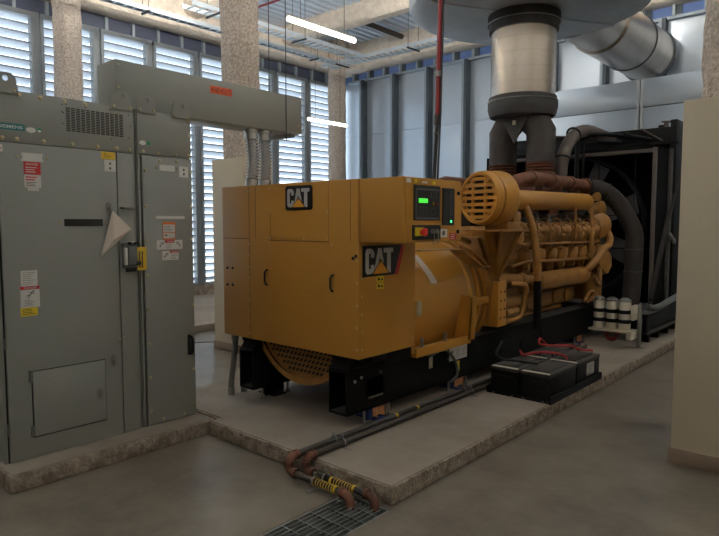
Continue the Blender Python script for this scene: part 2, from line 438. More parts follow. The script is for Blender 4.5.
pad([(-3.715, 1.205), (-3.715, 2.60), (-5.5, 2.60), (-5.5, 1.205)], 'raised concrete pad under the grey switchgear')
# ================================================================= trench grate
g = thing('floor_grate', 'galvanised bar grating over the floor trench drain', 'grate', (TX0, TY0, -.04))
mb = MB()
for a, b in ((TX0 + .002, TX0 + .016), (TX1 - .016, TX1 - .002)): mb.box(a, b, TY0, TY1, -.2, -.002)
mb.box(TX0, TX1, TY1 - .012, TY1 - .002, -.045, -.002)
part('frame', mb, M_grate, g)
mb = MB(); x = TX0 + .04
while x < TX1 - .03:
    mb.box(x - .003, x + .003, TY0, TY1 - .03, -.035, -.004); x += .034
part('bearing_bars', mb, M_grate, g)
mb = MB(); y = TY0 + .05
while y < TY1 - .04:
    mb.box(TX0 + .016, TX1 - .016, y - .003, y + .003, -.014, -.003); y += .1
part('cross_bars', mb, M_grate, g)
# ================================================================= switchgear
ZB, ZT = .11, 2.325
def eye(name, parent, y0, y1):
    """Lifting plate with a hole bolted to the front top edge."""
    mb = MB(); n = 14; c = (y0 + y1) / 2; w = (y1 - y0) / 2
    poly = [(y0, 2.30), (y1, 2.30), (y1, 2.345)]
    for i in range(n + 1):
        a = PI * i / n; ca, sa = math.cos(a), math.sin(a)
        poly.append((c + w * .92 * math.copysign(abs(ca) ** .62, ca), 2.352 + .066 * sa ** .75))
    poly.append((y0, 2.345))
    m = mb.bm; hole = [(c + .017 * math.cos(2 * PI * i / 12), 2.385 + .017 * math.sin(2 * PI * i / 12)) for i in range(12)]
    # ring of quads between outline (resampled) and hole
    def sample(poly, k):
        L = []; tot = 0
        for i in range(len(poly)):
            a, b = Vector(poly[i]), Vector(poly[(i + 1) % len(poly)]); L.append((tot, a, b)); tot += (b - a).length
        out = []
        for j in range(k):
            t = tot * j / k
            for s, a, b in reversed(L):
                if t >= s: out.append(a + (b - a).normalized() * (t - s)); break
        return out
    out = sample(poly, 48)
    cc = Vector((c, 2.375))
    hp = []
    for q in out:
        d = (q - Vector((c, 2.385))).normalized(); hp.append(Vector((c, 2.385)) + d * .017)
    V = []
    for d in (.002, .012):
        V.append(([m.verts.new(F_cab(q.x, q.y, d)) for q in out], [m.verts.new(F_cab(q.x, q.y, d)) for q in hp]))
    k = len(out)
    for i in range(k):
        j = (i + 1) % k
        m.faces.new((V[0][0][i], V[0][0][j], V[0][1][j], V[0][1][i])); m.faces.new((V[1][0][i], V[1][0][j], V[1][1][j], V[1][1][i]))
        m.faces.new((V[0][0][i], V[0][0][j], V[1][0][j], V[1][0][i])); m.faces.new((V[0][1][i], V[0][1][j], V[1][1][j], V[1][1][i]))
    e = part(name, mb, M_cab, parent)
    mb = MB()
    for y in (y0 + .02, y1 - .02): mb.bolt(F_cab, y, 2.318, .010, .02)
    parts('bolt', mb, M_chrome, e)
def bolts(parent, lst, d=0.0, r=.0085, name='bolt'):
    mb = MB()
    for y, z in lst: mb.lathe(F_cab(y, z, d), (1, 0, 0), [(0, r * 1.3), (.003, r * 1.3), (.004, r), (.010, r * .7)], 8)
    return parts(name, mb, M_chrome, parent)
def lines(mb, fr, u0, u1, v0, v1, n, d, th=.35):
    h = (v1 - v0) / n
    for i in range(n):
        w = (u1 - u0) * random.uniform(.6, 1.0)
        mb.rect(fr, u0, u0 + w, v0 + h * (i + .5 - th / 2), v0 + h * (i + .5 + th / 2), d, d + .0006)

A = thing('switchgear_cabinet', 'wide grey steel switchgear cabinet with big hinged door and vent grille', 'electrical cabinet', (-4.6, 1.68, .105), 'grey switchgear cabinets')
mb = MB(); mb.box(-5.35, -3.925, 1.25, 2.128, .105, ZT, .004); part('body', mb, M_cab, A)
mb = MB(); mb.box(-3.925, -3.905, 1.262, 2.105, 2.022, ZT - .003, .002); up = part('upper_panel', mb, M_cab, A)
bolts(up, [(y, 2.301) for y in (1.40, 1.52, 1.66, 1.79)] + [(y, 2.043) for y in (1.30, 1.38, 1.53, 1.70, 1.86, 1.99, 2.08)], r=.010)
mb = MB(); md = MB()
for c in range(12):
    for r in range(14):
        y = 1.668 + c * .0315; z = 2.122 + r * .0106
        md.box(-3.9052, -3.9035, y, y + .024, z, z + .0062)
part('vent_slots', md, M_vdark, up)
mb = MB()
for y, z in ((1.645, 2.28), (1.67, 2.285), (1.645, 2.235), (1.652, 2.232), (1.648, 2.165), (1.95, 2.29), (1.955, 2.10), (2.08, 2.27), (2.075, 2.12), (2.09, 2.20), (1.79, 2.28)):
    mb.disc(F_cab, y, z, .004, 0, .0008, 8)
part('screw_holes', mb, M_dark, up)
mb = MB(); mb.rect(F_cab, 1.266, 1.425, 2.092, 2.130, .0005, .002); sg = part('maker_sign', mb, M_teal, up, 'teal strip sign with white capitals')
mb = MB(); mb.text(F_cab, 'SIEMENS', 1.282, 2.101, .132, .019, .0026, .012); part('lettering', mb, M_wht, sg, smooth=0)
mb = MB(); mb.disc(F_cab, 1.459, 2.103, .016, .0005, .002, 24, .027); part('oval_label', mb, M_wht, up, 'white oval label')
mb = MB(); mb.disc(F_cab, 1.506, 2.106, .014, .0005, .002, 20); mb2 = MB(); gl = part('round_label', mb, M_green, up, 'green round label')
mb2.disc(F_cab, 1.506, 2.101, .007, .002, .0026, 16, .010); part('emblem', mb2, M_wht, gl)
# door
mb = MB(); mb.box(-3.925, -3.905, 1.277, 1.984, .112, 2.018, .003); dr = part('door', mb, M_cab, A)
mb = MB(); mb.box(-3.925, -3.9085, 1.992, 2.104, .112, 2.018, .003); ms = part('mechanism_strip', mb, M_cab, A)
mb = MB(); mb.box(-3.93, -3.924, 1.267, 2.108, .108, 2.03)
part('door_gap', mb, M_dark, A)
def hinge(parent, y, z, d=.0):
    mb = MB(); mb.box(-3.911, -3.897, y - .009, y + .009, z - .032, z + .032, .003); mb.cyl((-3.896, y, z - .035), (-3.896, y, z + .035), .006, n=8)
    part('hinge', mb, M_cabd, parent)
for z in (.32, .84, 1.70): hinge(dr, 1.268, z)
# lower hatch on the door
mb = MB(); mb.box(-3.906, -3.893, 1.412, 1.862, .245, .645, .003); ht = part('access_hatch', mb, M_cab, dr)
mb = MB(); mb.box(-3.9056, -3.904, 1.405, 1.868, .236, .650); part('hatch_gap', mb, M_dark, dr)
mb = MB()
for z in (.28, .62):
    mb.box(-3.905, -3.886, 1.392, 1.410, z - .035, z + .035, .003)
parts('hatch_hinge', mb, M_cabd, dr)
def latch(y, z, x, parent):
    mb = MB(); fr = Fr((x, 0, 0), (0, 1, 0), (0, 0, 1), (1, 0, 0))
    mb.disc(fr, y, z, .040, 0, .006, 20, .022); mb.lathe(fr(y, z, .004), fr.n, [(0, .014), (.012, .013), (.016, .008)], 14)
    mb.bar(fr(y - .002, z - .022, .018), fr(y + .004, z + .026, .018), .012, .010, .003)
    part('latch', mb, M_strap, parent, 'bright oval quarter turn latch')
latch(1.820, .424, -3.893, dr); latch(1.927, .627, -3.905, dr); latch(1.925, 1.648, -3.905, dr)
mb = MB(); mb.rect(F_cab, 1.634, 1.880, 1.530, 1.575, .0002, .003); part('viewing_window', mb, M_panel, dr, 'narrow dark viewing window')
bolts(dr, [(1.61, 1.555), (1.905, 1.552), (1.375, 1.94), (1.547, 1.942)], r=.006, name='screw')
bolts(dr, [(1.50, .60), (1.66, .605), (1.79, .60), (1.965, .77), (1.965, .745)], .012, r=.005, name='screw')
bolts(ms, [(2.0, .775), (2.0, .75)], -.003, r=.005, name='screw')
mb = MB(); mb.plate(F_cab, [(1.399, 1.916), (1.522, 1.916), (1.522, 1.926), (1.515, 1.941), (1.522, 1.956), (1.522, 1.966), (1.399, 1.966), (1.399, 1.956), (1.406, 1.941), (1.399, 1.926)], .0004, .003); part('nameplate', mb, M_wht, dr, 'white nameplate')
mb = MB(); mb.rect(F_cab, 1.410, 1.505, 1.840, 1.915, .0004, .0014); lb = part('danger_label', mb, M_redl, dr, 'red danger label')
mb = MB(); mb.text(F_cab, 'DANGER', 1.424, 1.895, .068, .012, .0018, .01); lines(mb, F_cab, 1.42, 1.495, 1.848, 1.888, 3, .0015); part('lettering', mb, M_wht, lb, smooth=0)
mb = MB(); mb.rect(F_cab, 1.411, 1.506, 1.761, 1.838, .0004, .0014); mb.rect(F_cab, 1.428, 1.492, 1.742, 1.760, .0004, .0014); lb = part('instruction_label', mb, M_wht, dr)
mb = MB(); lines(mb, F_cab, 1.418, 1.498, 1.80, 1.832, 2, .0015, .5); part('red_lines', mb, M_redl, lb, smooth=0)
mb = MB(); lines(mb, F_cab, 1.42, 1.495, 1.768, 1.798, 3, .0015); part('text_lines', mb, M_ink, lb, smooth=0)
mb = MB(); mb.rect(F_cab, 1.883, 1.977, 1.966, 2.014, .0004, .0014); lb = part('yellow_label', mb, M_ytag, dr)
mb = MB(); mb.disc(F_cab, 1.91, 2.004, .004, .0014, .0018, 8); lines(mb, F_cab, 1.90, 1.965, 1.976, 1.999, 3, .0015, .25); part('text_lines', mb, M_ink, lb, smooth=0)
def twin(parent, y0, y1, z0, z1):
    mb = MB(); mb.rect(F_cab, y0, y1, z0, z1, .0004, .0014); lb = part('outlet_label', mb, M_wht, parent)
    mb = MB(); c = (y0 + y1) / 2
    for k in (.3, .7):
        z = z0 + (z1 - z0) * k; mb.plate(F_cab, [(c - .008, z - .008), (c + .008, z - .008), (c + .006, z + .006), (c - .002, z + .010)], .0014, .002)
    part('pictogram', mb, M_ink, lb, smooth=0)
twin(dr, 1.902, 1.979, 1.887, 1.962)
def figure(mb, fr, u, v, s, flip=1):
    P = lambda a, b: (u + a * s * flip, v + b * s)
    mb.disc(fr, *P(.30, .36), s * .09, .0015, .0021, 10)
    for a, b, c, d, w in ((.22, .26, -.1, -.05, .10), (-.1, -.05, -.45, -.12, .07), (-.08, -.06, -.25, -.42, .07), (.18, .22, .42, .05, .06), (.15, .25, -.2, .30, .06)):
        p, q = Vector(P(a, b)), Vector(P(c, d)); t = (q - p).normalized(); k = Vector((-t.y, t.x)) * w * s * .5
        mb.plate(fr, [tuple(p + k), tuple(q + k), tuple(q - k), tuple(p - k)], .0015, .0021)
mb = MB(); mb.rect(F_cab, 1.369, 1.463, 1.170, 1.265, .0004, .0012); lb = part('paper_notice', mb, M_wht, dr, 'pale grey paper notice')
mb = MB(); lines(mb, F_cab, 1.378, 1.455, 1.178, 1.258, 7, .0013, .2); part('text_lines', mb, M_cabd, lb, smooth=0)
mb = MB(); mb.rect(F_cab, 1.363, 1.472, 1.042, 1.170, .0008, .0016); lb = part('danger_label', mb, M_wht, dr, 'white danger label with falling figure')
mb = MB(); mb.rect(F_cab, 1.363, 1.472, 1.150, 1.170, .0016, .002); mb.text(F_cab, 'DANGER', 1.380, 1.154, .074, .012, .0024, .01); o = part('header', mb, M_redl, lb, smooth=0)
mb = MB(); mb.text(F_cab, 'DANGER', 1.385, 1.154, .072, .012, .0027, .012); part('lettering', mb, M_wht, lb, smooth=0)
mb = MB(); figure(mb, F_cab, 1.42, 1.118, .058); lines(mb, F_cab, 1.385, 1.44, 1.052, 1.09, 4, .0016, .22); part('pictogram', mb, M_ink, lb, smooth=0)
mb = MB(); mb.rect(F_cab, 1.361, 1.458, .990, 1.042, .0004, .0014); lb = part('yellow_label', mb, M_ylab, dr)
mb = MB(); lines(mb, F_cab, 1.372, 1.45, .998, 1.036, 4, .0015, .3); part('text_lines', mb, M_ink, lb, smooth=0)
mb = MB(); mb.rect(F_cab, 1.252, 1.30, 1.963, 2.003, .0004, .0022); lb = part('edge_label', mb, M_wht, dr)
mb = MB(); lines(mb, F_cab, 1.268, 1.296, 1.968, 1.998, 3, .0023, .4); part('text_lines', mb, M_redl, lb, smooth=0)
# breaker mechanism on the strip
mb = MB(); mb.box(-3.91, -3.865, 2.004, 2.088, 1.245, 1.415, .006); mb.box(-3.88, -3.835, 2.018, 2.085, 1.27, 1.395, .012); bk = part('breaker_handle', mb, M_cabd, A, 'grey breaker handle housing')
mb = MB(); mb.box(-3.87, -3.845, 2.0, 2.016, 1.27, 1.385, .002); mb.box(-3.87, -3.85, 2.02, 2.075, 1.418, 1.428, .002); part('index_plate', mb, M_wht, bk)
mb = MB(); mb.cyl((-3.85, 2.085, 1.28), (-3.82, 2.085, 1.28), .014, n=12); mb.cyl((-3.85, 2.03, 1.415), (-3.83, 2.03, 1.415), .011, n=12); mb.cyl((-3.85, 2.075, 1.412), (-3.83, 2.075, 1.412), .011, n=12); mb.box(-3.87, -3.85, 2.01, 2.08, 1.222, 1.25, .003)
parts('knob', mb, M_dark, bk)
mb = MB(); mb.box(-3.862, -3.858, 2.09, 2.158, 1.228, 1.388, .001); tg = part('lockout_tag', mb, M_ytag, bk, 'yellow upright tag')
mb = MB(); fr = Fr((-3.858, 2.148, 1.24), (0, 0, 1), (0, -1, 0), (1, 0, 0)); lines(mb, fr, .006, .14, .012, .05, 2, .0006, .45); part('text_lines', mb, M_ink, tg, smooth=0)
mb = MB(); mb.bar(F_cab(2.002, 1.65, .028), F_cab(2.10, 1.648, .028), .014, .016, .004); mb.bar(F_cab(2.008, 1.65, 0), F_cab(2.008, 1.65, .03), .012, .014, .002); mb.bar(F_cab(2.095, 1.648, 0), F_cab(2.095, 1.648, .03), .012, .014, .002)
part('strip_handle', mb, M_cabd, A)
eye('lifting_eye', A, 1.262, 1.392); eye('lifting_eye', A, 1.955, 2.104)

B = thing('switchgear_cabinet', 'narrow grey steel switchgear section with bolted cover beside the yellow generator', 'electrical cabinet', (-4.6, 2.35, .105), 'grey switchgear cabinets')
mb = MB(); mb.box(-5.35, -3.925, 2.136, 2.558, .105, ZT, .004); part('body', mb, M_cab, B)
mb = MB(); mb.box(-3.925, -3.905, 2.140, 2.556, 2.022, ZT - .004, .002); up = part('upper_panel', mb, M_cab, B)
bolts(up, [(2.18, 2.04), (2.29, 2.036), (2.43, 2.036), (2.535, 2.04), (2.535, 2.29), (2.545, 2.18)])
mb = MB(); mb.disc(F_cab, 2.176, 2.098, .016, .0005, .002, 24, .024); part('oval_label', mb, M_wht, up); mb = MB(); mb.disc(F_cab, 2.222, 2.099, .014, .0005, .002, 20, .013); part('round_label', mb, M_green, up)
mb = MB(); mb.box(-3.925, -3.900, 2.166, 2.556, .118, 2.012, .003); cv = part('cover_panel', mb, M_cab, B)
mb = MB(); mb.box(-3.926, -3.9235, 2.150, 2.17, .11, 2.012); part('cover_gap', mb, M_dark, B)
mb = MB(); mb.box(-3.925, -3.904, 2.138, 2.152, .115, 2.012, .002); st = part('side_strip', mb, M_cab, B)
bolts(cv, [(2.186, z) for z in (1.912, 1.667, 1.428, 1.186, .945, .704, .462, .222)] + [(2.543, z) for z in (1.914, 1.667, 1.43, .943, .70, .462, .2)] + [(2.30, 1.985), (2.43, 1.99), (2.28, .145), (2.45, .14)], .005)
bolts(cv, [(2.38, .99), (2.45, .99)], .005, r=.005, name='screw')
for z in (1.806, .839, .32): hinge(cv, 2.158, z)
Fc = Fr((-3.900, 0, 0), (0, 1, 0), (0, 0, 1), (1, 0, 0))
mb = MB(); mb.rect(Fc, 2.295, 2.416, 1.916, 1.958, .0004, .003); part('nameplate', mb, M_wht, cv); bolts(cv, [(2.27, 1.935), (2.435, 1.94)], .005, r=.006, name='screw')
_f = F_cab; F_cab = Fc; twin(cv, 2.452, 2.527, 1.880, 1.957); F_cab = _f
mb = MB(); mb.rect(Fc, 2.259, 2.488, 1.579, 1.600, .0004, .003); part('label_strip', mb, M_wht, cv, 'thin white label strip')
mb = MB(); mb.rect(Fc, 2.311, 2.411, 1.433, 1.556, .0004, .0013); lb = part('warning_label', mb, M_wht, cv, 'orange edged white warning label')
mb = MB()
for v0, v1 in ((1.540, 1.556), (1.478, 1.484), (1.433, 1.442)): mb.rect(Fc, 2.311, 2.411, v0, v1, .0013, .0017)
for u0 in (2.311, 2.407): mb.rect(Fc, u0, u0 + .004, 1.442, 1.540, .0013, .0017)
part('orange_border', mb, M_olab, lb)
mb = MB(); lines(mb, Fc, 2.32, 2.40, 1.488, 1.532, 4, .0018, .22); mb.rect(Fc, 2.325, 2.345, 1.458, 1.466, .0018, .0022); part('text_lines', mb, M_ink, lb, smooth=0)
mb = MB(); mb.rect(Fc, 2.260, 2.467, 1.362, 1.428, .0008, .0016); lb = part('danger_label', mb, M_wht, cv, 'wide white danger label with two figures')
mb = MB(); mb.rect(Fc, 2.325, 2.40, 1.408, 1.428, .0016, .002); part('header', mb, M_redl, lb)
mb = MB(); mb.text(Fc, 'DANGER', 2.345, 1.413, .048, .010, .0024, .012); part('lettering', mb, M_wht, lb, smooth=0)
mb = MB(); figure(mb, Fc, 2.297, 1.396, .052); figure(mb, Fc, 2.435, 1.396, .048, -1); lines(mb, Fc, 2.33, 2.39, 1.367, 1.402, 5, .0016, .2); part('pictogram', mb, M_ink, lb, smooth=0)
mb = MB(); mb.rect(Fc, 2.301, 2.432, 1.285, 1.352, .0008, .0016); lb = part('danger_label', mb, M_wht, cv, 'small white danger label')
mb = MB(); mb.rect(Fc, 2.363, 2.430, 1.337, 1.352, .0016, .002); part('header', mb, M_redl, lb)
mb = MB(); mb.text(Fc, 'DANGER', 2.378, 1.340, .045, .009, .0024, .012); part('lettering', mb, M_wht, lb, smooth=0)
mb = MB(); figure(mb, Fc, 2.332, 1.318, .048); lines(mb, Fc, 2.37, 2.425, 1.29, 1.33, 4, .0016, .2); part('pictogram', mb, M_ink, lb, smooth=0)
mb = MB(); mb.tube([Fc(2.505, .585, 0), Fc(2.505, .59, .035), Fc(2.505, .61, .045), Fc(2.507, .69, .045), Fc(2.508, .71, .035), Fc(2.508, .715, 0)], .010, 8); mb.rect(Fc, 2.493, 2.520, .575, .725, 0, .004); part('pull_handle', mb, M_dark, cv, 'black pull handle')
eye('lifting_eye', B, 2.13 + .008, 2.276); eye('lifting_eye', B, 2.404, 2.556)

# folded sheet of paper hanging from the top latch
mb = MB(); m = mb.bm
P0, P1, P2, P3 = F_cab(1.937, 1.632, .022), F_cab(2.066, 1.508, .030), F_cab(1.853, 1.328, .012), F_cab(1.925, 1.44, .055)
t = Vector((.002, 0, 0))
for tri in ((P0, P1, P3), (P0, P3, P2), (P1, P2, P3)):
    a = [m.verts.new(p) for p in tri]; b = [m.verts.new(p + t) for p in tri]
    m.faces.new(a); m.faces.new(list(reversed(b)))
    for i in range(3): m.faces.new((a[i], b[i], b[(i + 1) % 3], a[(i + 1) % 3]))
o = part('paper_sheet', mb, M_paper, None, smooth=0, loc=F_cab(1.937, 1.632, .02))
tag(o, 'folded cream paper sheet hanging by one corner from the big door latch', 'paper')

# ================================================================= bus duct
D = thing('bus_duct', 'long grey rectangular bus duct with orange sign on top of the switchgear', 'bus duct', (-4.13, 2.9, 2.33))
mb = MB(); mb.box(-4.26, -4.0, 2.045, 3.755, 2.332, 2.652, .003); bd = part('duct_body', mb, M_cab, D)
mb = MB()
for z in (2.36, 2.47, 2.62): mb.bolt(F_duct, 2.065, z, .006, .008)
mb.bolt(F_duct, 3.72, 2.40, .006, .008); parts('bolt', mb, M_chrome, D)
mb = MB(); mb.rect(F_duct, 2.801, 3.004, 2.546, 2.602, .0005, .003); sg = part('voltage_sign', mb, M_osign, D, 'orange sign with dark characters')
mb = MB(); mb.text(F_duct, '4160 VOLTS', 2.809, 2.556, .186, .036, .0034, .01); part('lettering', mb, M_ink, sg, smooth=0)
mb = MB(); mb.box(-4.30, -3.96, 3.60, 3.64, 2.29, 2.326, .003); part('support_strut', mb, M_strap, D)
for (x, y) in ((-3.985, 3.56), (-4.275, 3.62)):
    mb = MB(); mb.cyl((x, y, 2.26), (x, y, 5.46), .004, n=6); mb.cyl((x, y, 2.275), (x, y, 2.292), .012, n=6); part('hanger_rod', mb, M_wire, D)
def flexconduit(x, y, label, bend):
    t = thing('flexible_conduit', label, 'conduit', (x, y, 1.84), 'ribbed conduits from the bus duct')
    mb = MB(); n = 13; L = 2.25 - 1.91; pts = []; rad = []
    for i in range(n * 4 + 1):
        k = i / (n * 4); pts.append((x + bend * math.sin(k * PI), y + bend * .8 * math.sin(k * PI), 1.91 + L * k)); rad.append(.047 + .010 * math.sin(i * PI / 2))
    mb.tube(pts, .05, 16, radii=rad); part('ribbed_hose', mb, M_conduit, t)
    mb = MB(); mb.lathe((x, y, 1.842), (0, 0, 1), [(0, .062), (.02, .062), (.022, .054), (.075, .054)], 18); part('bottom_fitting', mb, M_conduit, t)
    mb = MB(); mb.lathe((x, y, 2.245), (0, 0, 1), [(0, .056), (.055, .056), (.057, .064), (.082, .064)], 18); part('top_fitting', mb, M_conduit, t)
flexconduit(-4.08, 3.255, 'ribbed metal conduit dropping from bus duct, next to the sprayed column', .008)
flexconduit(-4.075, 3.39, 'ribbed metal conduit dropping from bus duct, farther from the switchgear', .006)

# ================================================================= floor pipes
def elbow(c0, c1, c2, R, name, parent):
    """rusty cast elbow from c0 through corner c1 to c2."""
    mb = MB(); a, b, c = Vector(c0), Vector(c1), Vector(c2); pts = []
    for i in range(9):
        t = i / 8; pts.append((1 - t) ** 2 * a + 2 * t * (1 - t) * b + t * t * c)
    mb.tube(pts, R, 14)
    for p, q in ((a, b), (c, b)):
        d = (p - q).normalized(); mb.cyl(p - d * .006, p + d * .016, R * 1.16, n=14)
    part(name, mb, M_rust, parent, 'rust brown elbow')
def pipe_run(label, x, yf, xe, yend):
    t = thing('steel_pipe', label, 'pipe', (x, 2.7, .11), 'pair of drain pipes'); r = .0215; zp = .1375; zf = .050
    mb = MB(); mb.cyl((x, yf + .06, zp), (x, yend, zp), r, n=14); part('pad_run', mb, M_pipe, t)
    elbow((x, yf + .055, zp), (x, yf, zp), (x, yf, zp - .04), .026, 'elbow', t)
    elbow((x, yf, zf + .045), (x, yf, zf), (x + .05, yf, zf), .026, 'elbow', t)
    mb = MB(); mb.cyl((x, yf, zf + .04), (x, yf, zp - .035), r, n=12); part('drop', mb, M_rust, t)
    mb = MB(); mb.cyl((x + .05, yf, zf), (xe - .05, yf, zf), r * .9, n=14); part('floor_run', mb, M_pipe, t)
    elbow((xe - .055, yf, zf), (xe, yf, zf), (xe, yf, zf - .06), .026, 'elbow', t)
    mb = MB(); mb.cyl((xe, yf, zf - .05), (xe, yf, -.11), r, n=12); part('outlet', mb, M_rust, t)
    mb = MB()
    for k in range(2):
        xx = x + .21 + k * .175; mb.cyl((xx, yf, zf), (xx + .015, yf, zf), r * 1.06, n=14)
    xx = x + .245
    while xx < x + .375: mb.cyl((xx, yf, zf), (xx + .004, yf, zf), r * 1.04, n=14); xx += .021
    part('yellow_tape', mb, M_ytag, t, 'yellow striped tape')
    return t
tp = pipe_run('grey steel drain pipe with rusty elbows, nearer the generator rail', -2.695, 2.405, -2.19, 6.9)
mb = MB(); mb.cyl((-2.695, 3.44, .1375), (-2.695, 3.465, .1375), .0225, n=14); mb.cyl((-2.695, 3.70, .1375), (-2.695, 3.725, .1375), .0225, n=14); parts('yellow_tape', mb, M_ytag, tp)
pipe_run('grey steel drain pipe with rusty elbows, nearer the pad edge', -2.62, 2.478, -2.075, 6.9)
def clamp(label, c, along, span):
    t = thing('pipe_clamp', label, 'clamp', c, 'strut pipe clamps'); c = Vector(c)
    mb = MB()
    if along == 'x': mb.box(c.x - span / 2, c.x + span / 2, c.y - .014, c.y + .014, c.z, c.z + .007, .002)
    else: mb.box(c.x - .014, c.x + .014, c.y - span / 2, c.y + span / 2, c.z, c.z + .008, .002)
    part('strut_base', mb, M_strap, t)
    return t
def strap_over(t, p, ax, r):
    mb = MB(); mb.torus(p, ax, r, .005, 20, 6); mb.box(p[0] - .008, p[0] + .008, p[1] - .008, p[1] + .008, p[2] + r - .002, p[2] + r + .026, .002); part('strap', mb, M_strap, t)
t = clamp('zinc strut clamp across the drain pipes on the pad before the rail', (-2.66, 2.80, .106), 'x', .24)
strap_over(t, (-2.695, 2.80, .1375), (0, 1, 0), .027); strap_over(t, (-2.62, 2.80, .1375), (0, 1, 0), .027)
t = clamp('zinc strut clamp across the drain pipes beside the battery tray', (-2.67, 4.38, .106), 'x', .24)
strap_over(t, (-2.695, 4.38, .1375), (0, 1, 0), .027); strap_over(t, (-2.62, 4.38, .1375), (0, 1, 0), .027)
t = clamp('zinc strut clamp on the floor beneath the taped pipes', (-2.47, 2.44, .001), 'y', .20)
strap_over(t, (-2.47, 2.405, .05), (1, 0, 0), .0295); strap_over(t, (-2.455, 2.478, .05), (1, 0, 0), .0295)

# ================================================================= batteries
tr = thing('battery_tray', 'black steel tray on the pad holding four batteries', 'tray', (-2.28, 5.1, .107))
mb = MB(); mb.box(-2.56, -2.0, 4.555, 5.66, .107, .122); part('tray_base', mb, M_black, tr)
mb = MB()
for a in ((-2.565, -2.555, 4.55, 5.66), (-2.005, -1.995, 4.55, 5.66)): mb.box(*a, .107, .168)
mb.box(-2.565, -1.995, 5.655, 5.665, .107, .168); part('tray_rim', mb, M_black, tr)
mb = MB()
for x in (-2.5, -2.33, -2.23, -2.06): mb.box(x - .02, x + .02, 4.535, 4.56, .107, .112); mb.cyl((x, 4.545, .111), (x, 4.545, .128), .006, n=6)
parts('hold_down', mb, M_strap, tr)
def battery(x0, y0, label):
    t = thing('battery', label, 'battery', (x0, y0, .122), 'batteries in the tray'); W, L, H = .256, .52, .222; z0 = .123
    mb = MB(); mb.box(x0, x0 + W, y0, y0 + L, z0, z0 + H - .03, .008); mb.box(x0 + .03, x0 + W - .03, y0 - .006, y0 + .01, z0 + .09, z0 + .15, .006); part('case', mb, M_batt, t)
    mb = MB(); mb.box(x0 - .004, x0 + W + .004, y0 - .004, y0 + L + .004, z0 + H - .032, z0 + H - .004, .006); mb.box(x0 + .05, x0 + W - .05, y0 + .08, y0 + L - .08, z0 + H - .006, z0 + H + .004, .004); part('lid', mb, M_battop, t)
    mb = MB(); mb.box(x0 + .01, x0 + W - .01, y0 - .001, y0 + .03, z0 + H - .005, z0 + H - .001); part('label_strip', mb, M_filter, t)
    mb = MB()
    for xx in (x0 + .05, x0 + W - .05): mb.cyl((xx, y0 + .46, z0 + H - .006), (xx, y0 + .46, z0 + H + .016), .011, n=10)
    parts('terminal', mb, M_strap, t)
    return t
for x0, y0, lab in ((-2.543, 4.572, 'black battery in the tray, front row beside the drain pipes'), (-2.268, 4.572, 'black battery in the tray, front row at the pad edge'),
                    (-2.543, 5.118, 'black battery in the tray, rear row beside the generator rail'), (-2.268, 5.118, 'black battery in the tray, rear row at the pad edge with white side label')):
    b_ = battery(x0, y0, lab)
fr = Fr((-2.0115, 0, 0), (0, 1, 0), (0, 0, 1), (1, 0, 0)); mb = MB(); mb.rect(fr, 5.33, 5.50, .19, .30, 0, .0015); lb = part('side_label', mb, M_wht, b_)
mb = MB(); lines(mb, fr, 5.345, 5.485, .2, .29, 5, .0016, .25); part('text_lines', mb, M_cabd, lb, smooth=0)
def cable(name, pts, r, m, label, group=None):
    mb = MB(); mb.tube(pts, r, 8, smooth=6); o = part(name, mb, m, None, loc=pts[0]); tag(o, label, 'cable', group); return o
zt = .378
cable('battery_cable', [(-2.49, 5.03, zt), (-2.48, 4.98, zt + .03), (-2.42, 4.92, zt + .015), (-2.34, 5.0, zt + .03), (-2.22, 5.02, zt + .045), (-2.10, 5.05, zt + .03), (-2.07, 5.03, zt)], .011, M_redc, 'thick red battery cable looped across the front battery lids', 'battery cables')
cable('battery_cable', [(-2.50, 5.57, zt), (-2.51, 5.45, zt + .07), (-2.44, 5.30, zt + .05), (-2.30, 5.26, zt + .06), (-2.16, 5.36, zt + .06), (-2.07, 5.30, zt + .05), (-2.06, 5.58, zt)], .011, M_redc, 'thick red battery cable looped across the rear battery lids', 'battery cables')
cable('battery_cable', [(-2.34, 5.08, zt), (-2.33, 5.12, zt + .02), (-2.27, 5.16, zt + .02), (-2.24, 5.12, zt)], .011, M_cable, 'short black battery cable bridging the lids in the tray middle', 'battery cables')
cable('battery_cable', [(-2.78, 5.2, .42), (-2.68, 4.95, .41), (-2.60, 4.76, .40), (-2.5, 4.70, zt), (-2.40, 4.72, zt), (-2.30, 4.68, zt + .01), (-2.2, 4.74, zt)], .011, M_cable, 'black battery cable running from the generator rail over the lids', 'battery cables')

# ================================================================= filter rack
f = thing('filter_rack', 'steel post with tray of three cream fuel filter canisters', 'filter rack', (-2.18, 7.35, .105))
mb = MB(); mb.box(-2.20, -2.16, 7.33, 7.37, .105, .62, .003); mb.box(-2.24, -2.12, 7.30, 7.40, .105, .115); part('post', mb, M_strap, f)
mb = MB(); mb.box(-2.70, -2.22, 7.16, 7.38, .29, .315, .003); mb.box(-2.26, -2.2, 7.14, 7.36, .22, .32, .004); part('tray', mb, M_filter, f)
mb = MB(); mb.box(-2.235, -2.195, 7.2, 7.34, .44, .61, .005); part('terminal_box', mb, M_filter, f)
for k, x in enumerate((-2.605, -2.46, -2.315)):
    c = MB(); c.lathe((x, 7.25, .316), (0, 0, 1), [(0, .062), (.005, .066), (.315, .066), (.33, .056)], 20); o = part('filter_canister', c, M_filter, f)
    mb = MB()
    for z in (.395, .505): mb.cyl((x, 7.25, z), (x, 7.25, z + .045), .0675, n=20)
    parts('band', mb, M_black, o)
    mb = MB(); mb.lathe((x, 7.25, .644), (0, 0, 1), [(0, .066), (.02, .066), (.03, .05), (.045, .03)], 16); part('cap', mb, M_strap, o)
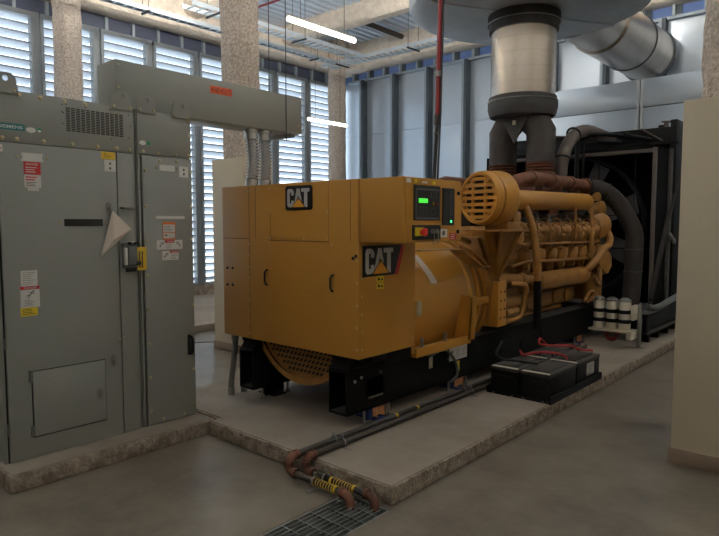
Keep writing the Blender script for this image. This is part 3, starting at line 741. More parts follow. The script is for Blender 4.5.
mb = MB(); mb.box(-2.70, -2.2, 7.318, 7.34, .40, .44); mb.box(-2.70, -2.2, 7.318, 7.34, .51, .55); parts('clamp_bar', mb, M_black, f)
mb = MB(); mb.tube([(-2.5, 7.24, .29), (-2.5, 7.22, .22), (-2.42, 7.2, .2), (-2.38, 7.22, .26)], .022, 8, smooth=4); part('drain_hose', mb, M_redp, f)
# ================================================================= generator set
G = thing('diesel_generator', 'big yellow diesel generator set with control box, engine and black radiator on rails', 'generator', (CX, 5.5, .106))
# ---- rails
for sx, nm in ((1, 'r'), (-1, 'l')):
    xo, xi = CX + sx * .60, CX + sx * .425
    a, b = min(xo, xi), max(xo, xi)
    mb = MB()
    mb.box(a, b, 3.04, 7.9, .508, .53, .003); mb.box(a, b, 3.04, 7.9, .205, .222, .003)
    xo0 = xo - sx * .014
    # outer web with an access hole
    mb.box(min(xo, xo0), max(xo, xo0), 3.04, 3.24, .21, .52); mb.box(min(xo, xo0), max(xo, xo0), 3.44, 7.9, .21, .52)
    mb.box(min(xo, xo0), max(xo, xo0), 3.24, 3.44, .43, .52); mb.box(min(xo, xo0), max(xo, xo0), 3.24, 3.44, .21, .285)
    xi0 = xi + sx * .012; mb.box(min(xi, xi0), max(xi, xi0), 3.04, 7.9, .21, .52)
    r_ = part('skid_rail', mb, M_blackd, G)
    mb = MB(); mb.box(a - .004, b + .004, 3.62, 7.9, .531, .536); part('top_flange', mb, M_dust, r_)
    mb = MB(); mb.box(a + .01, b - .01, 3.045, 3.22, .223, .2245); part('flange_dust', mb, M_dust, r_)
    mb = MB(); mb.prism([(a, 3.05, .53), (a, 3.30, .53), (a, 3.27, .60), (a, 3.10, .60)], (b - a, 0, 0), .006); mb.cyl((a - .0, 3.10, .605), (b + .02, 3.10, .605), .03, n=14)
    part('end_bracket', mb, M_black, r_)
for y in (3.5, 4.6, 5.8, 7.0, 7.8):
    mb = MB(); mb.box(CX - .43, CX + .43, y, y + .1, .25, .5, .004); part('cross_member', mb, M_black, G)
mb = MB(); mb.box(CX + .50, CX + .72, 3.3, 3.62, .54, .634, .004); mb.box(CX + .50, CX + .745, 3.14, 3.3, .59, .634, .008); mb.box(CX - .62, CX - .5, 3.14, 3.62, .54, .634, .004); parts('box_support', mb, M_black, G)
Frail = Fr((CX + .60, 0, 0), (0, 1, 0), (0, 0, 1), (1, 0, 0))
mb = MB()
for y, z in ((3.12, .44), (3.19, .455), (3.40, .46), (4.3, .40), (4.36, .45)): mb.bolt(Frail, y, z, .010, .012)
parts('rail_bolt', mb, M_strap, G)
mb = MB(); mb.rect(Frail, 3.26, 3.42, .288, .300, 0, .014); part('hole_lip', mb, M_strap, G)
mb = MB(); mb.rect(Frail, 4.32, 4.60, .375, .485, 0, .003); lb = part('data_plate', mb, M_wht, G, 'white data plate on the rail')
mb = MB()
for k in range(3): lines(mb, Frail, 4.335 + k * .09, 4.41 + k * .09, .39, .47, 5, .0032, .2)
part('text_lines', mb, M_cabd, lb, smooth=0)
mb = MB(); mb.rect(Frail, 4.02, 4.07, .37, .46, 0, .004); part('hang_label', mb, M_filter, G)
mb = MB(); mb.rect(Frail, 4.43, 4.48, .27, .36, 0, .003); part('caution_label', mb, M_ylab, G)
mb = MB(); mb.tube([(CX + .61, 4.0, .47), (CX + .63, 4.2, .50), (CX + .62, 4.38, .38), (CX + .62, 4.42, .25), (CX + .6, 4.35, .2)], .012, 8, smooth=5); part('rail_cable', mb, M_flexg, G)
mb = MB()
for y in (5.2, 6.1): mb.rect(Frail, y, y + .16, .30, .42, 0, .006)
mb.rect(Frail, 5.62, 5.65, .30, .37, 0, .01); parts('rail_cover', mb, M_black, G)
# ---- isolators
def isolator(x, y, m=None):
    mb = MB(); mb.box(x - .10, x + .10, y - .07, y + .07, .106, .122, .003); mb.box(x - .05, x - .04, y - .07, y + .07, .12, .2); mb.box(x + .05, x + .06, y - .13, y - .06, .12, .204, .003)
    o = part('spring_isolator', mb, m or M_blue, G)
    mb = MB()
    for k in (-.035, .045):
        pts = [(x + .045 + .026 * math.cos(t * .8), y + k + .03 * math.sin(t * .8), .125 + .075 * t / 40) for t in range(41)]; mb.tube(pts, .0065, 6)
    parts('spring', mb, M_black if m else M_spring, o)
    mb = MB()
    for k in (-.17, .11): mb.cyl((x + .07, y + k, .106), (x + .07, y + k, .235), .010, n=8); mb.cyl((x + .07, y + k, .106), (x + .07, y + k, .135), .019, n=8)
    parts('bolt', mb, M_strap, o)
for y in (3.40, 4.5, 5.95, 7.2):
    isolator(CX + .52, y)
for y in (3.32, 5.0): isolator(CX - .52, y, M_black)
# ---- generator terminal box
mb = MB(); BX0, BX1, BY0, BY1 = -4.145, -2.655, 3.0, 3.628
mb.prism([(BX0, BY0, .636), (BX1, BY0, .636), (BX1, BY0, 1.42), (BX1, BY0, 1.84), (BX0, BY0, 1.84)], (0, BY1 - BY0, 0), .004)
bx = part('terminal_box', mb, M_yel, G, 'plain yellow sheet metal terminal box')
mb = MB()
def seam(u0, v0, u1, v1, w=.003):
    mb.rect(F_box, min(u0, u1) - w / 2, max(u0, u1) + w / 2, min(v0, v1) - w / 2, max(v0, v1) + w / 2, .0002, .0012)
seam(-3.80, .64, -3.80, 1.83); seam(-4.14, 1.428, -3.80, 1.428, .004); seam(-3.72, 1.425, -3.72, 1.83); seam(-2.73, 1.425, -2.73, 1.83); seam(-3.547, 1.42, -3.547, 1.63, .0015); seam(-2.933, 1.42, -2.933, 1.83, .0015); seam(-3.547, 1.42, -2.933, 1.42, .0045); seam(-2.66, 1.42, -2.66, 1.83, .002)
part('seam', mb, M_vdark, bx)
mb = MB()
for u, v in ((-3.543, 1.625), (-2.94, 1.625), (-3.55, 1.435), (-3.40, 1.436), (-3.18, 1.436), (-2.94, 1.436), (-3.81, 1.80), (-3.55, 1.81), (-2.94, 1.82), (-2.90, 1.40), (-3.56, 1.40)): mb.bolt(F_box, u, v, .006, .008)
for k in range(9): mb.bolt(F_box, -3.806, .68 + k * .088, .0055, .006)
for k in range(5): mb.bolt(F_box, -2.672, .70 + k * .15, .0055, .006)
for k in range(5): mb.bolt(F_side, 3.03, .70 + k * .12, .0055, .006)
for k in range(5): mb.bolt(F_side, 3.60, .70 + k * .15, .0055, .006)
parts('screw', mb, M_chrome, bx)
mb = MB()
for u, v in ((-4.088, 1.185), (-4.018, 1.186), (-4.09, 1.049), (-4.02, 1.05), (-2.705, 1.315), (-2.68, 1.33)): mb.disc(F_box, u, v, .012, .0003, .004, 12)
parts('plug_hole', mb, M_dark, bx)
for u in (-3.595, -2.90):
    mb = MB(); mb.tube([F_box(u + .012, 1.195, 0), F_box(u + .010, 1.19, .018), F_box(u, 1.17, .022), F_box(u, 1.11, .022), F_box(u + .008, 1.085, .018), F_box(u + .008, 1.08, 0)], .007, 8); part('pull_handle', mb, M_dark, bx)
# ---- badges
def letters(mb, fr, u0, v0, w, h, d):
    """Condensed block capitals C A T in a box w x h."""
    lw = w * .30; s = w * .105
    # C
    c = [(0, .16), (.07, .05), (.2, 0), (.6, 0), (.85, .05), (1, .16), (1, .36), (.62, .36), (.62, .2), (.38, .2), (.38, .80), (.62, .80), (.62, .64), (1, .64), (1, .84), (.85, .95), (.6, 1), (.2, 1), (.07, .95), (0, .84)]
    mb.plate(fr, [(u0 + a * lw, v0 + b * h) for a, b in c], d, d + .002)
    a0 = u0 + w * .29; aw = w * .42
    A_ = [(0, 0), (.36, 1), (.64, 1), (1, 0), (.74, 0), (.5, .72), (.26, 0)]
    mb.plate(fr, [(a0 + a * aw, v0 + b * h) for a, b in A_], d, d + .002)
    t0 = u0 + w * .64; tw = w * .36
    T = [(0, 1), (0, .82), (.36, .82), (.36, 0), (.74, 0), (.74, .82), (1, .82), (1, 1)]
    mb.plate(fr, [(t0 + a * tw, v0 + b * h) for a, b in T], d, d + .002)
def badge(fr, poly, u0, v0, w, h, tri, name, label):
    mb = MB(); mb.plate(fr, poly, .0005, .004); o = part(name, mb, M_logo, G, label)
    mb = MB(); letters(mb, fr, u0, v0, w, h, .0042); part('lettering', mb, M_silver, o, smooth=0)
    (x0, x1, xm, zb, zt_) = tri; e = (x1 - x0) * .06
    mb = MB(); mb.plate(fr, [(x0 - e * 1.5, zb - e * .6), (x1 + e * 1.5, zb - e * .6), (xm, zt_ + e * 1.4)], .0063, .0068); part('triangle_outline', mb, M_logo, o, smooth=0)
    mb = MB(); mb.plate(fr, [(x0, zb), (x1, zb), (xm, zt_)], .0069, .008); part('triangle', mb, M_otri, o, 'orange triangle', smooth=0)
    return o
r = .014
badge(F_box, [(-3.371 + r, 1.643), (-3.088 - r, 1.643), (-3.088, 1.643 + r), (-3.088, 1.818 - r), (-3.088 - r, 1.818), (-3.371 + r, 1.818), (-3.371, 1.818 - r), (-3.371, 1.643 + r)],
      -3.348, 1.664, .232, .132, (-3.295, -3.160, -3.228, 1.664, 1.724), 'front_badge', 'square black badge with silver capitals')
bd = badge(F_side, [(3.033, 1.188), (3.395, 1.188), (3.468, 1.398), (3.033, 1.398)], 3.062, 1.206, .296, .172, (3.137, 3.304, 3.222, 1.205, 1.292), 'side_badge', 'slant ended black badge with silver capitals')
mb = MB(); mb.plate(F_side, [(3.378, 1.188), (3.418, 1.188), (3.478, 1.36), (3.478, 1.398), (3.455, 1.398)], .0042, .005); part('red_stripe', mb, M_redl, bd, 'red slanted stripe', smooth=0)
for z in (1.145, 1.097):
    mb = MB(); mb.rect(F_side, 3.182, 3.258, z, z + .042, .0005, .002); lb = part('caution_label', mb, M_ylab, G)
    mb = MB(); mb.disc(F_side, 3.205, z + .021, .012, .002, .0025, 12); mb.plate(F_side, [(3.225, z + .01), (3.25, z + .01), (3.238, z + .034)], .002, .0025); part('pictogram', mb, M_ink, lb, smooth=0)
# ---- control box
mb = MB(); mb.box(-2.650, -2.29, 3.0, 3.66, 1.425, 1.838, .005); cb = part('control_box', mb, M_yel, G, 'yellow control box with black panels')
mb = MB(); mb.rect(F_ctl, 3.012, 3.650, 1.432, 1.830, .0005, .010); part('panel_door', mb, M_yel, cb)
Fp = Fr((-2.28, 0, 0), (0, 1, 0), (0, 0, 1), (1, 0, 0))
mb = MB(); mb.rect(Fp, 3.092, 3.379, 1.567, 1.790, 0, .008); part('display_panel', mb, M_panel, cb, 'black display panel with green screen')
mb = MB()
for a in ((3.104, 3.112, 1.575, 1.770), (3.359, 3.367, 1.575, 1.770), (3.112, 3.359, 1.575, 1.585), (3.112, 3.359, 1.758, 1.770)): mb.rect(Fp, *a, .008, .011)
part('display_bezel', mb, M_bezel, cb)
mb = MB(); mb.rect(Fp, 3.136, 3.232, 1.678, 1.706, .0085, .0115); part('screen', mb, M_lcd, cb, 'lit green screen')
mb = MB()
for k in range(4): mb.rect(Fp, 3.14 + k * .022, 3.154 + k * .022, 1.645, 1.655, .0085, .011)
for r_i in range(3):
    for k in range(3): mb.disc(Fp, 3.27 + k * .03, 1.715 + r_i * .016, .0065, .0085, .011, 10)
for k in range(8): mb.disc(Fp, 3.30 + .028 * math.cos(k * PI / 4), 1.625 + .022 * math.sin(k * PI / 4), .006, .0085, .011, 10)
mb.disc(Fp, 3.24, 1.78, .006, .008, .011, 10); parts('button', mb, M_bezel, cb)
mb = MB(); mb.disc(Fp, 3.298, 1.675, .012, .0085, .0115, 12, .008); part('yellow_button', mb, M_ylab, cb)
mb = MB(); mb.disc(Fp, 3.335, 1.672, .008, .0085, .0115, 12); part('red_button', mb, M_redl, cb)
mb = MB(); mb.rect(Fp, 3.413, 3.551, 1.535, 1.782, 0, .008); part('annunciator_panel', mb, M_panel, cb, 'narrow black lamp panel')
mb = MB()
for k in range(15):
    z = 1.765 - k * .015
    mb.disc(Fp, 3.45, z, .003, .008, .0095, 8); mb.disc(Fp, 3.50, z, .0045, .008, .0095, 8); mb.rect(Fp, 3.512, 3.535, z - .002, z + .002, .008, .0086)
part('lamp_rows', mb, M_bezel, cb)
mb = MB(); mb.disc(Fp, 3.507, 1.560, .009, .0095, .0125, 14); part('green_lamp', mb, M_led, cb, 'lit green lamp')
mb = MB(); mb.rect(Fp, 3.080, 3.385, 1.443, 1.537, 0, .008); part('switch_panel', mb, M_panel, cb)
mb = MB(); mb.rect(Fp, 3.10, 3.19, 1.468, 1.522, .008, .010); part('stop_plate', mb, M_ylab, cb)
mb = MB(); mb.lathe(Fp(3.165, 1.492, .010), (1, 0, 0), [(0, .016), (.018, .016), (.02, .027), (.034, .027), (.038, .02)], 18); part('stop_button', mb, M_red, cb, 'red emergency stop button')
for u in (3.285, 3.335):
    mb = MB(); mb.lathe(Fp(u, 1.497, .008), (1, 0, 0), [(0, .016), (.012, .016), (.016, .011)], 14); mb.bar(Fp(u - .01, 1.508, .024), Fp(u + .01, 1.486, .024), .008, .01); mb.tube([Fp(u, 1.49, .028), Fp(u + .004, 1.45, .022), Fp(u + .004, 1.41, .018)], .0035, 6); part('key_switch', mb, M_strap, cb)
mb = MB(); mb.rect(Fp, 3.388, 3.472, 1.455, 1.510, 0, .003); o = part('white_label', mb, M_wht, cb); mb = MB(); mb.disc(Fp, 3.43, 1.483, .018, .003, .0036, 16); part('pictogram', mb, M_cabd, o, smooth=0)
mb = MB(); mb.rect(Fp, 3.503, 3.585, 1.436, 1.482, 0, .003); o = part('red_label', mb, M_redl, cb); mb = MB(); lines(mb, Fp, 3.51, 3.578, 1.44, 1.478, 3, .0032, .3); part('text_lines', mb, M_wht, o, smooth=0)
mb = MB(); mb.rect(Fp, 3.016, 3.062, 1.80, 1.826, 0, .002); o = part('white_label', mb, M_wht, cb); mb = MB(); mb.rect(Fp, 3.10, 3.13, 1.803, 1.823, 0, .002); mb.rect(Fp, 3.30, 3.33, 1.80, 1.82, 0, .002); part('yellow_label', mb, M_ylab, cb); mb = MB(); mb.rect(Fp, 3.18, 3.24, 1.803, 1.815, 0, .002); part('white_label', mb, M_wht, cb)
mb = MB()
for z in (1.753, 1.492): mb.lathe(Fp(3.605, z, 0), (1, 0, 0), [(0, .013), (.01, .013), (.012, .008)], 12)
parts('door_latch', mb, M_dark, cb)
# ---- alternator
AZ, AR = .88, .60
mb = MB(); mb.lathe((CX, 3.58, .85), (0, 1, 0), [(0, .60), (.04, .62), (1.02, .62), (1.03, .63), (1.06, .63)], 64); alt = part('alternator_barrel', mb, M_yelg, G, 'round glossy yellow alternator barrel', smooth=30)
mb = MB(); mb.lathe((CX + .02, 3.14, .895), (0, 1, 0), [(0, .53), (.0, .578), (.01, .585), (.44, .585)], 56, cap0=False); eb = part('end_bell', mb, M_yeld, G, 'yellow end bell with slotted air inlet')
mb = MB(); mb.lathe((CX + .02, 3.175, .895), (0, 1, 0), [(0, .55), (.01, .55)], 48); part('inlet_back', mb, M_yelm, eb)
mb = MB()
fe = Fr((CX + .02, 3.155, .895), (1, 0, 0), (0, 0, 1), (0, -1, 0))
# staggered rows of slanted slots: raised strips
for j in range(-13, 2):
    v = j * .041
    for i in range(-14, 15):
        u = i * .044 + (j % 2) * .022
        if u * u + (v + .01) ** 2 < .52 ** 2: mb.plate(fe, [(u, v), (u + .024, v), (u + .044, v + .024), (u + .020, v + .024)], -.021, -.018)
part('inlet_slots', mb, M_dark, eb)
mb = MB(); mb.rect(Fr((0, 0, 0), (0, 1, 0), (0, 0, 1), (1, 0, 0)), 0, .001, 0, .001, 0, .001)
bmesh.ops.delete(mb.bm, geom=list(mb.bm.verts), context='VERTS')
# curved data sheet on the barrel
for i in range(8):
    a0 = math.radians(45 - i * 3.2); a1 = math.radians(45 - (i + 1) * 3.2); k = i * .012
    ys = (3.97 + k, 4.06 + k)
    q = [(CX + .622 * math.cos(a), y, .85 + .622 * math.sin(a)) for a, y in ((a0, ys[0]), (a0, ys[1]), (a1, ys[1] + .012), (a1, ys[0] + .012))]
    mb.prism(q, (.001, 0, .001))
part('data_sheet', mb, M_paper, alt, 'white curved data sheet')
mb = MB()
mb.prism([(-2.80, 3.63, .545), (-2.64, 3.63, .545), (-2.64, 3.63, .612), (-2.655, 3.63, .612), (-2.655, 3.63, .575), (-2.80, 3.63, .575)], (0, .77, 0)); mb.prism([(-2.78, 4.36, .575), (-2.63, 4.36, .575), (-2.605, 4.36, .94), (-2.71, 4.36, .955)], (0, .02, 0)); mb.prism([(-2.63, 4.36, .575), (-2.63, 4.44, .575), (-2.605, 4.44, .94), (-2.605, 4.36, .94)], (-.012, 0, 0))
ft = part('alternator_foot', mb, M_yel, G)
part('alternator_foot', MB().box(CX - .745, CX - .60, 3.63, 4.40, .545, .60, .006), M_yel, G)
mb = MB()
for y in (3.80, 4.12): mb.cyl((-2.71, y, .575), (-2.71, y, .665), .012, n=8); mb.cyl((-2.71, y, .575), (-2.71, y, .605), .022, n=6)
parts('foot_bolt', mb, M_strap, ft)
mb = MB(); mb.box(-2.652, -2.635, 3.63, 3.69, .86, .97, .004); part('drain_hood', mb, M_chrome, G)
# sheet guard between control box and barrel
mb = MB(); mb.prism([(-2.74, 3.64, 1.350), (-2.74, 4.2, 1.343), (-2.74, 4.56, 1.178), (-2.74, 4.68, 1.178), (-2.74, 4.68, 1.170), (-2.74, 4.555, 1.170), (-2.74, 4.195, 1.335), (-2.74, 3.64, 1.342)], (.13, 0, 0)); part('sheet_guard', mb, M_yeld, G)
# coupling guards
mb = MB(); mb.lathe((CX, 4.64, .85), (0, 1, 0), [(0, .585), (.28, .585)], 64); part('coupling_guard', mb, M_yelm, G)
mb = MB()
for y in (4.66, 4.80, 4.93): mb.lathe((CX, y - .02, .85), (0, 1, 0), [(0, .585), (0, .61), (.035, .61), (.035, .585)], 64, False, False)
for z in (.85,): mb.box(CX + .56, CX + .63, 4.62, 4.96, z - .03, z + .03, .004)
parts('guard_band', mb, M_yel, G)
# ---- engine
mb = MB()
half = [(.0, .56), (.34, .56), (.40, .66), (.42, .82), (.52, .90), (.54, 1.12), (.64, 1.20), (.60, 1.34), (.36, 1.52), (.0, 1.5)]
poly = [(CX + a, 5.0, z) for a, z in half] + [(CX - a, 5.0, z) for a, z in reversed(half[1:-1])]
mb.prism(poly, (0, 2.5, 0), .008); eng = part('engine_block', mb, M_yeld, G, 'yellow vee engine block')
mb = MB(); mb.prism([(CX - .62, 4.92, .60), (CX + .62, 4.92, .60), (CX + .66, 4.92, 1.0), (CX + .5, 4.92, 1.42), (CX - .5, 4.92, 1.42), (CX - .66, 4.92, 1.0)], (0, .18, 0), .01); part('flywheel_housing', mb, M_yeld, G)
mb = MB(); mb.box(CX + .60, CX + .715, 4.94, 5.10, .60, 1.02, .008); fh = part('engine_mount', mb, M_yel, G)
mb = MB(); fr = Fr((CX + .715, 0, 0), (0, 1, 0), (0, 0, 1), (1, 0, 0))
for z in (.68, .76, .84, .92): mb.disc(fr, 4.99, z, .011, 0, .002, 10); mb.disc(fr, 5.06, z, .011, 0, .002, 10)
parts('mount_hole', mb, M_dark, fh)
mb = MB(); mb.box(CX + .3, CX + .42, 5.1, 7.05, .545, .58, .005); part('lower_ledge', mb, M_yeld, G)
mb = MB(); mb.box(CX + .40, CX + .60, 5.15, 5.55, .60, .92, .01); mb.box(CX + .3, CX + .46, 5.62, 7.3, .62, .78, .015)
for k in range(5): mb.cyl((CX + .455, 5.75 + k * .33, .70), (CX + .48, 5.75 + k * .33, .70), .075, n=20)
part('crankcase_cover', mb, M_yeld, G)
PY = .28
for s in (1, -1):
    for k in range(7):
        y = 5.58 + k * PY
        mb = MB(); rot = Matrix.Rotation(s * math.radians(-38), 3, 'Y').transposed() if False else Matrix.Rotation(s * math.radians(38), 3, 'Y')
        c = Vector((CX + s * .57, y, 1.41)); mb.obox(c, (.26, PY * .88, .24), rot, .03)
        hd = part('cylinder_head', mb, M_yeld, G)
        if s > 0:
            mb = MB(); c2 = Vector((CX + .655, y, 1.485)); mb.obox(c2, (.17, PY * .74, .11), rot, .038); mb.ball((CX + .70, y, 1.475), .07, (1, 1, .9)); part('rocker_cover', mb, M_yeld, hd)
            mb = MB(); mb.lathe((CX + .60, y, 1.22), (.95, 0, -.3), [(0, .10), (.09, .10), (.105, .08), (.115, .05)], 16); mb.box(CX + .56, CX + .70, y - .025, y + .025, 1.08, 1.26, .012); part('side_cover', mb, M_yeld, hd)
            mb = MB()
            for a, b in ((-.07, 1.53), (.07, 1.53), (-.085, 1.28), (.085, 1.28)): mb.ball((CX + .715 if b > 1.4 else CX + .69, y + a, b), .014, seg=8, rings=6)
            mb.cyl((CX + .66, y + PY * .5, 1.12), (CX + .69, y + PY * .5, 1.45), .011, n=8); parts('head_bolt', mb, M_yelm, hd)
mb = MB(); mb.tube([(CX + .70, 5.2, 1.14), (CX + .71, 5.45, 1.17), (CX + .71, 7.4, 1.14)], .016, 8); mb.tube([(CX + .73, 5.35, 1.345), (CX + .735, 7.35, 1.33)], .014, 8); parts('fuel_line', mb, M_yelm, G)
# injector lines and wiring along the heads
for k in range(7):
    y = 5.58 + k * PY
    mb = MB(); mb.tube([(CX + .62, y + .05, 1.56), (CX + .70, y + .06, 1.60), (CX + .745, y + .08, 1.52), (CX + .74, y + .09, 1.36), (CX + .715, y + .09, 1.30)], .008, 6, smooth=4); part('injector_line', mb, M_yelm, G)
    mb = MB(); mb.box(CX + .60, CX + .66, y - .04, y + .04, 1.54, 1.60, .012); mb.cyl((CX + .63, y, 1.6), (CX + .63, y, 1.64), .02, n=10); part('injector', mb, M_brn, G)
mb = MB(); mb.tube([(CX + .58, 5.3, 1.62), (CX + .62, 5.6, 1.66), (CX + .60, 6.2, 1.62), (CX + .62, 6.8, 1.66), (CX + .58, 7.4, 1.62)], .014, 8, smooth=5); part('wiring_loom', mb, M_cable, G)
mb = MB(); mb.cyl((CX + .60, 5.12, .78), (CX + .60, 5.52, .78), .075, n=20); mb.cyl((CX + .66, 5.18, .70), (CX + .66, 5.42, .70), .035, n=14); part('starter_motor', mb, M_yelm, G)
mb = MB()
for k in range(6): mb.box(CX + .52, CX + .585, 5.66 + k * .29, 5.80 + k * .29, 1.02, 1.10, .012)
parts('side_boss', mb, M_yelm, G)
# air cleaners and bracket
for s in (1, -1):
    cz = 1.775; o0 = Vector((CX + s * .715, 4.58, cz - .012)); ax = Vector((s * .22, .975, 0)).normalized(); sd = Vector((ax.y, -ax.x, 0)); mb = MB()
    mb.lathe(o0, ax, [(0, .195), (0, .218), (.012, .228), (.06, .232), (.065, .226), (.08, .226), (.085, .235), (.24, .238), (.265, .222), (.32, .13), (.42, .10)], 48, cap0=False)
    ac = part('air_cleaner', mb, M_yel, G, 'round yellow air cleaner with louvered face')
    mb = MB(); mb.cyl(o0 + ax * .05, o0 + ax * .06, .22, n=40); part('filter_element', mb, M_vdark, ac)
    mb = MB(); fr = Fr(o0, sd, (0, 0, 1), -ax)
    for q in range(-3, 4):
        v = q * .054; wd = math.sqrt(max(.198 ** 2 - v * v, .001)); mb.rect(fr, -wd, wd, v - .014, v + .014, -.02, .006)
    for u in (-.07, .07): mb.rect(fr, u - .012, u + .012, -.18, .18, -.015, .008)
    mb.torus(o0, ax, .207, .018, 48, 6); mb.torus(o0 + ax * .008, ax, .168, .010, 48, 6); part('louver_face', mb, M_yel, ac)
    mb = MB(); mb.torus(o0 + ax * .072, ax, .228, .006, 40, 6); part('clamp_band', mb, M_yelm, ac)
mb = MB(); mb.box(CX + .52, CX + .96, 4.55, 5.05, 1.475, 1.495, .003); mb.box(CX + .68, CX + .9, 4.74, 4.98, 1.49, 1.56, .005)
mb.prism([(CX + .90, 4.62, 1.475), (CX + .90, 5.0, 1.475), (CX + .66, 5.0, 1.06), (CX + .62, 5.0, 1.06)], (0, .0, 0.001)) if False else None
mb.prism([(CX + .88, 4.66, 1.478), (CX + .88, 5.06, 1.478), (CX + .66, 5.06, 1.05), (CX + .62, 5.04, 1.05)], (-.014, 0, 0)); mb.prism([(CX + .40, 4.98, 1.478), (CX + .92, 4.98, 1.478), (CX + .70, 4.98, 1.05), (CX + .50, 4.98, 1.05)], (0, .014, 0)); mb.prism([(-2.72, 4.72, 1.477), (-2.62, 4.72, 1.477), (-2.70, 4.97, 1.08), (-2.72, 4.97, 1.08)], (0, .012, 0)); part('cleaner_bracket', mb, M_yeld, G)
# intake pipes
for s in (1, -1):
    mb = MB(); x = CX + s * .66; mb.tube([(x, 4.95, 1.765), (x, 7.08, 1.795), (x, 7.14, 1.796)], .094, 28, radii=[.094, .094, .075]); mb.lathe((x, 5.05, 1.765), (0, 1, 0), [(0, .108), (.05, .108)], 24)
    part('intake_pipe', mb, M_yel, G, 'long smooth yellow intake pipe')
    mb = MB(); mb.cyl((x - s * .12, 5.62, 1.30), (x - s * .04, 5.62, 1.72), .03, n=12); mb.box(min(x - s * .02, x + s * .09), max(x - s * .02, x + s * .09), 5.15, 5.29, 1.53, 1.655, .012); mb.box(min(x - s * .06, x + s * .10), max(x - s * .06, x + s * .10), 5.12, 5.32, 1.46, 1.52, .012)
    mb.lathe((x - s * .0, 5.20, 1.44), (.5 * s, -.2, -.6), [(-.05, .12), (.06, .14), (.1, .12), (.16, .06)], 20); parts('pipe_support', mb, M_yeld, G)
mb = MB(); mb.tube([(CX + .74, 7.05, 1.72), (CX + .75, 7.05, 1.5), (CX + .74, 7.06, 1.16)], .02, 8); mb.tube([(CX + .74, 6.6, 1.72), (CX + .745, 6.6, 1.38)], .014, 8); mb.box(CX + .70, CX + .76, 7.0, 7.18, 1.14, 1.2, .01); mb.box(CX + .71, CX + .745, 7.08, 7.16, 1.2, 1.5, .004); parts('breather_tube', mb, M_yeld, G)
# rust coloured exhaust manifold
mb = MB(); x = CX + .50
mb.tube([(x - .12, 5.45, 1.86), (x - .06, 5.62, 1.93), (x, 5.88, 2.005), (x, 6.3, 2.02), (x, 7.5, 2.0)], .072, 18, smooth=4)
for y in (5.95, 6.45, 6.95, 7.42): mb.cyl((x, y, 2.01), (x, y + .05, 2.01), .088, n=18)
for y in (6.2, 6.7, 7.2): mb.cyl((x, y, 2.01), (x - .06, y, 1.62), .05, n=12)
mb.ball((x, 7.52, 1.97), .115); part('exhaust_manifold', mb, M_rust, G, 'rust brown exhaust manifold')
mb = MB(); x2 = CX - .50; mb.tube([(x2, 5.6, 1.92), (x2, 5.9, 2.0), (x2, 7.5, 2.0)], .085, 16); part('exhaust_manifold', mb, M_rust, G, 'rust brown exhaust manifold')
mb = MB()
for xx in (-3.68, -3.19):
    mb.lathe((xx, 6.83, 1.95), (0, 0, 1), [(0, .20), (.06, .20), (.1, .17), (.2, .165)], 24); mb.lathe((xx, 6.60, 1.88), (0, 1, 0), [(0, .13), (.1, .22), (.3, .23), (.42, .15)], 24)
parts('turbocharger', mb, M_rust, G)
mb = MB(); mb.box(CX - .33, CX + .33, 5.1, 7.5, 1.5, 1.66, .02); mb.box(CX - .25, CX + .25, 5.3, 6.5, 1.66, 1.86, .03); part('aftercooler', mb, M_hose, G)
# lower side pipework
mb = MB(); x = CX + .66; mb.lathe((x, 5.74, .95), (0, 1, 0), [(0, .07), (.03, .10), (.07, .104), (.08, .096), (1.2, .096), (1.26, .104), (1.32, .09), (1.36, .05)], 28); part('oil_cooler', mb, M_yeld, G, 'horizontal yellow cooler cylinder')
mb = MB(); mb.tube([(x, 5.0, 1.0), (x, 5.12, 1.03), (x, 5.3, 1.015), (x, 5.78, .97)], .05, 14, smooth=4); mb.lathe((x, 5.46, .995), (0, 1, 0), [(0, .06), (.04, .07), (.08, .06)], 16); part('coolant_pipe', mb, M_yeld, G)
mb = MB(); mb.tube([(x + .03, 5.2, .98), (x + .05, 5.42, .96), (x + .05, 5.50, .92), (x + .04, 5.5, .80), (x + .02, 5.47, .66), (x, 5.38, .62), (x - .05, 5.1, .60)], .026, 10, smooth=5); part('drain_pipe', mb, M_yeld, G)
mb = MB(); mb.tube([(-2.72, 5.45, 1.72), (-2.68, 5.46, 1.68), (-2.64, 5.49, 1.54), (-2.61, 5.53, 1.30), (-2.60, 5.56, .99)], .035, 14, smooth=5); vp = part('vertical_pipe', mb, M_yeld, G)
mb = MB(); mb.cyl((CX + .80, 5.56, .99), (CX + .80, 5.575, .52), .038, n=14); part('rubber_sleeve', mb, M_black, vp, 'black rubber sleeve')
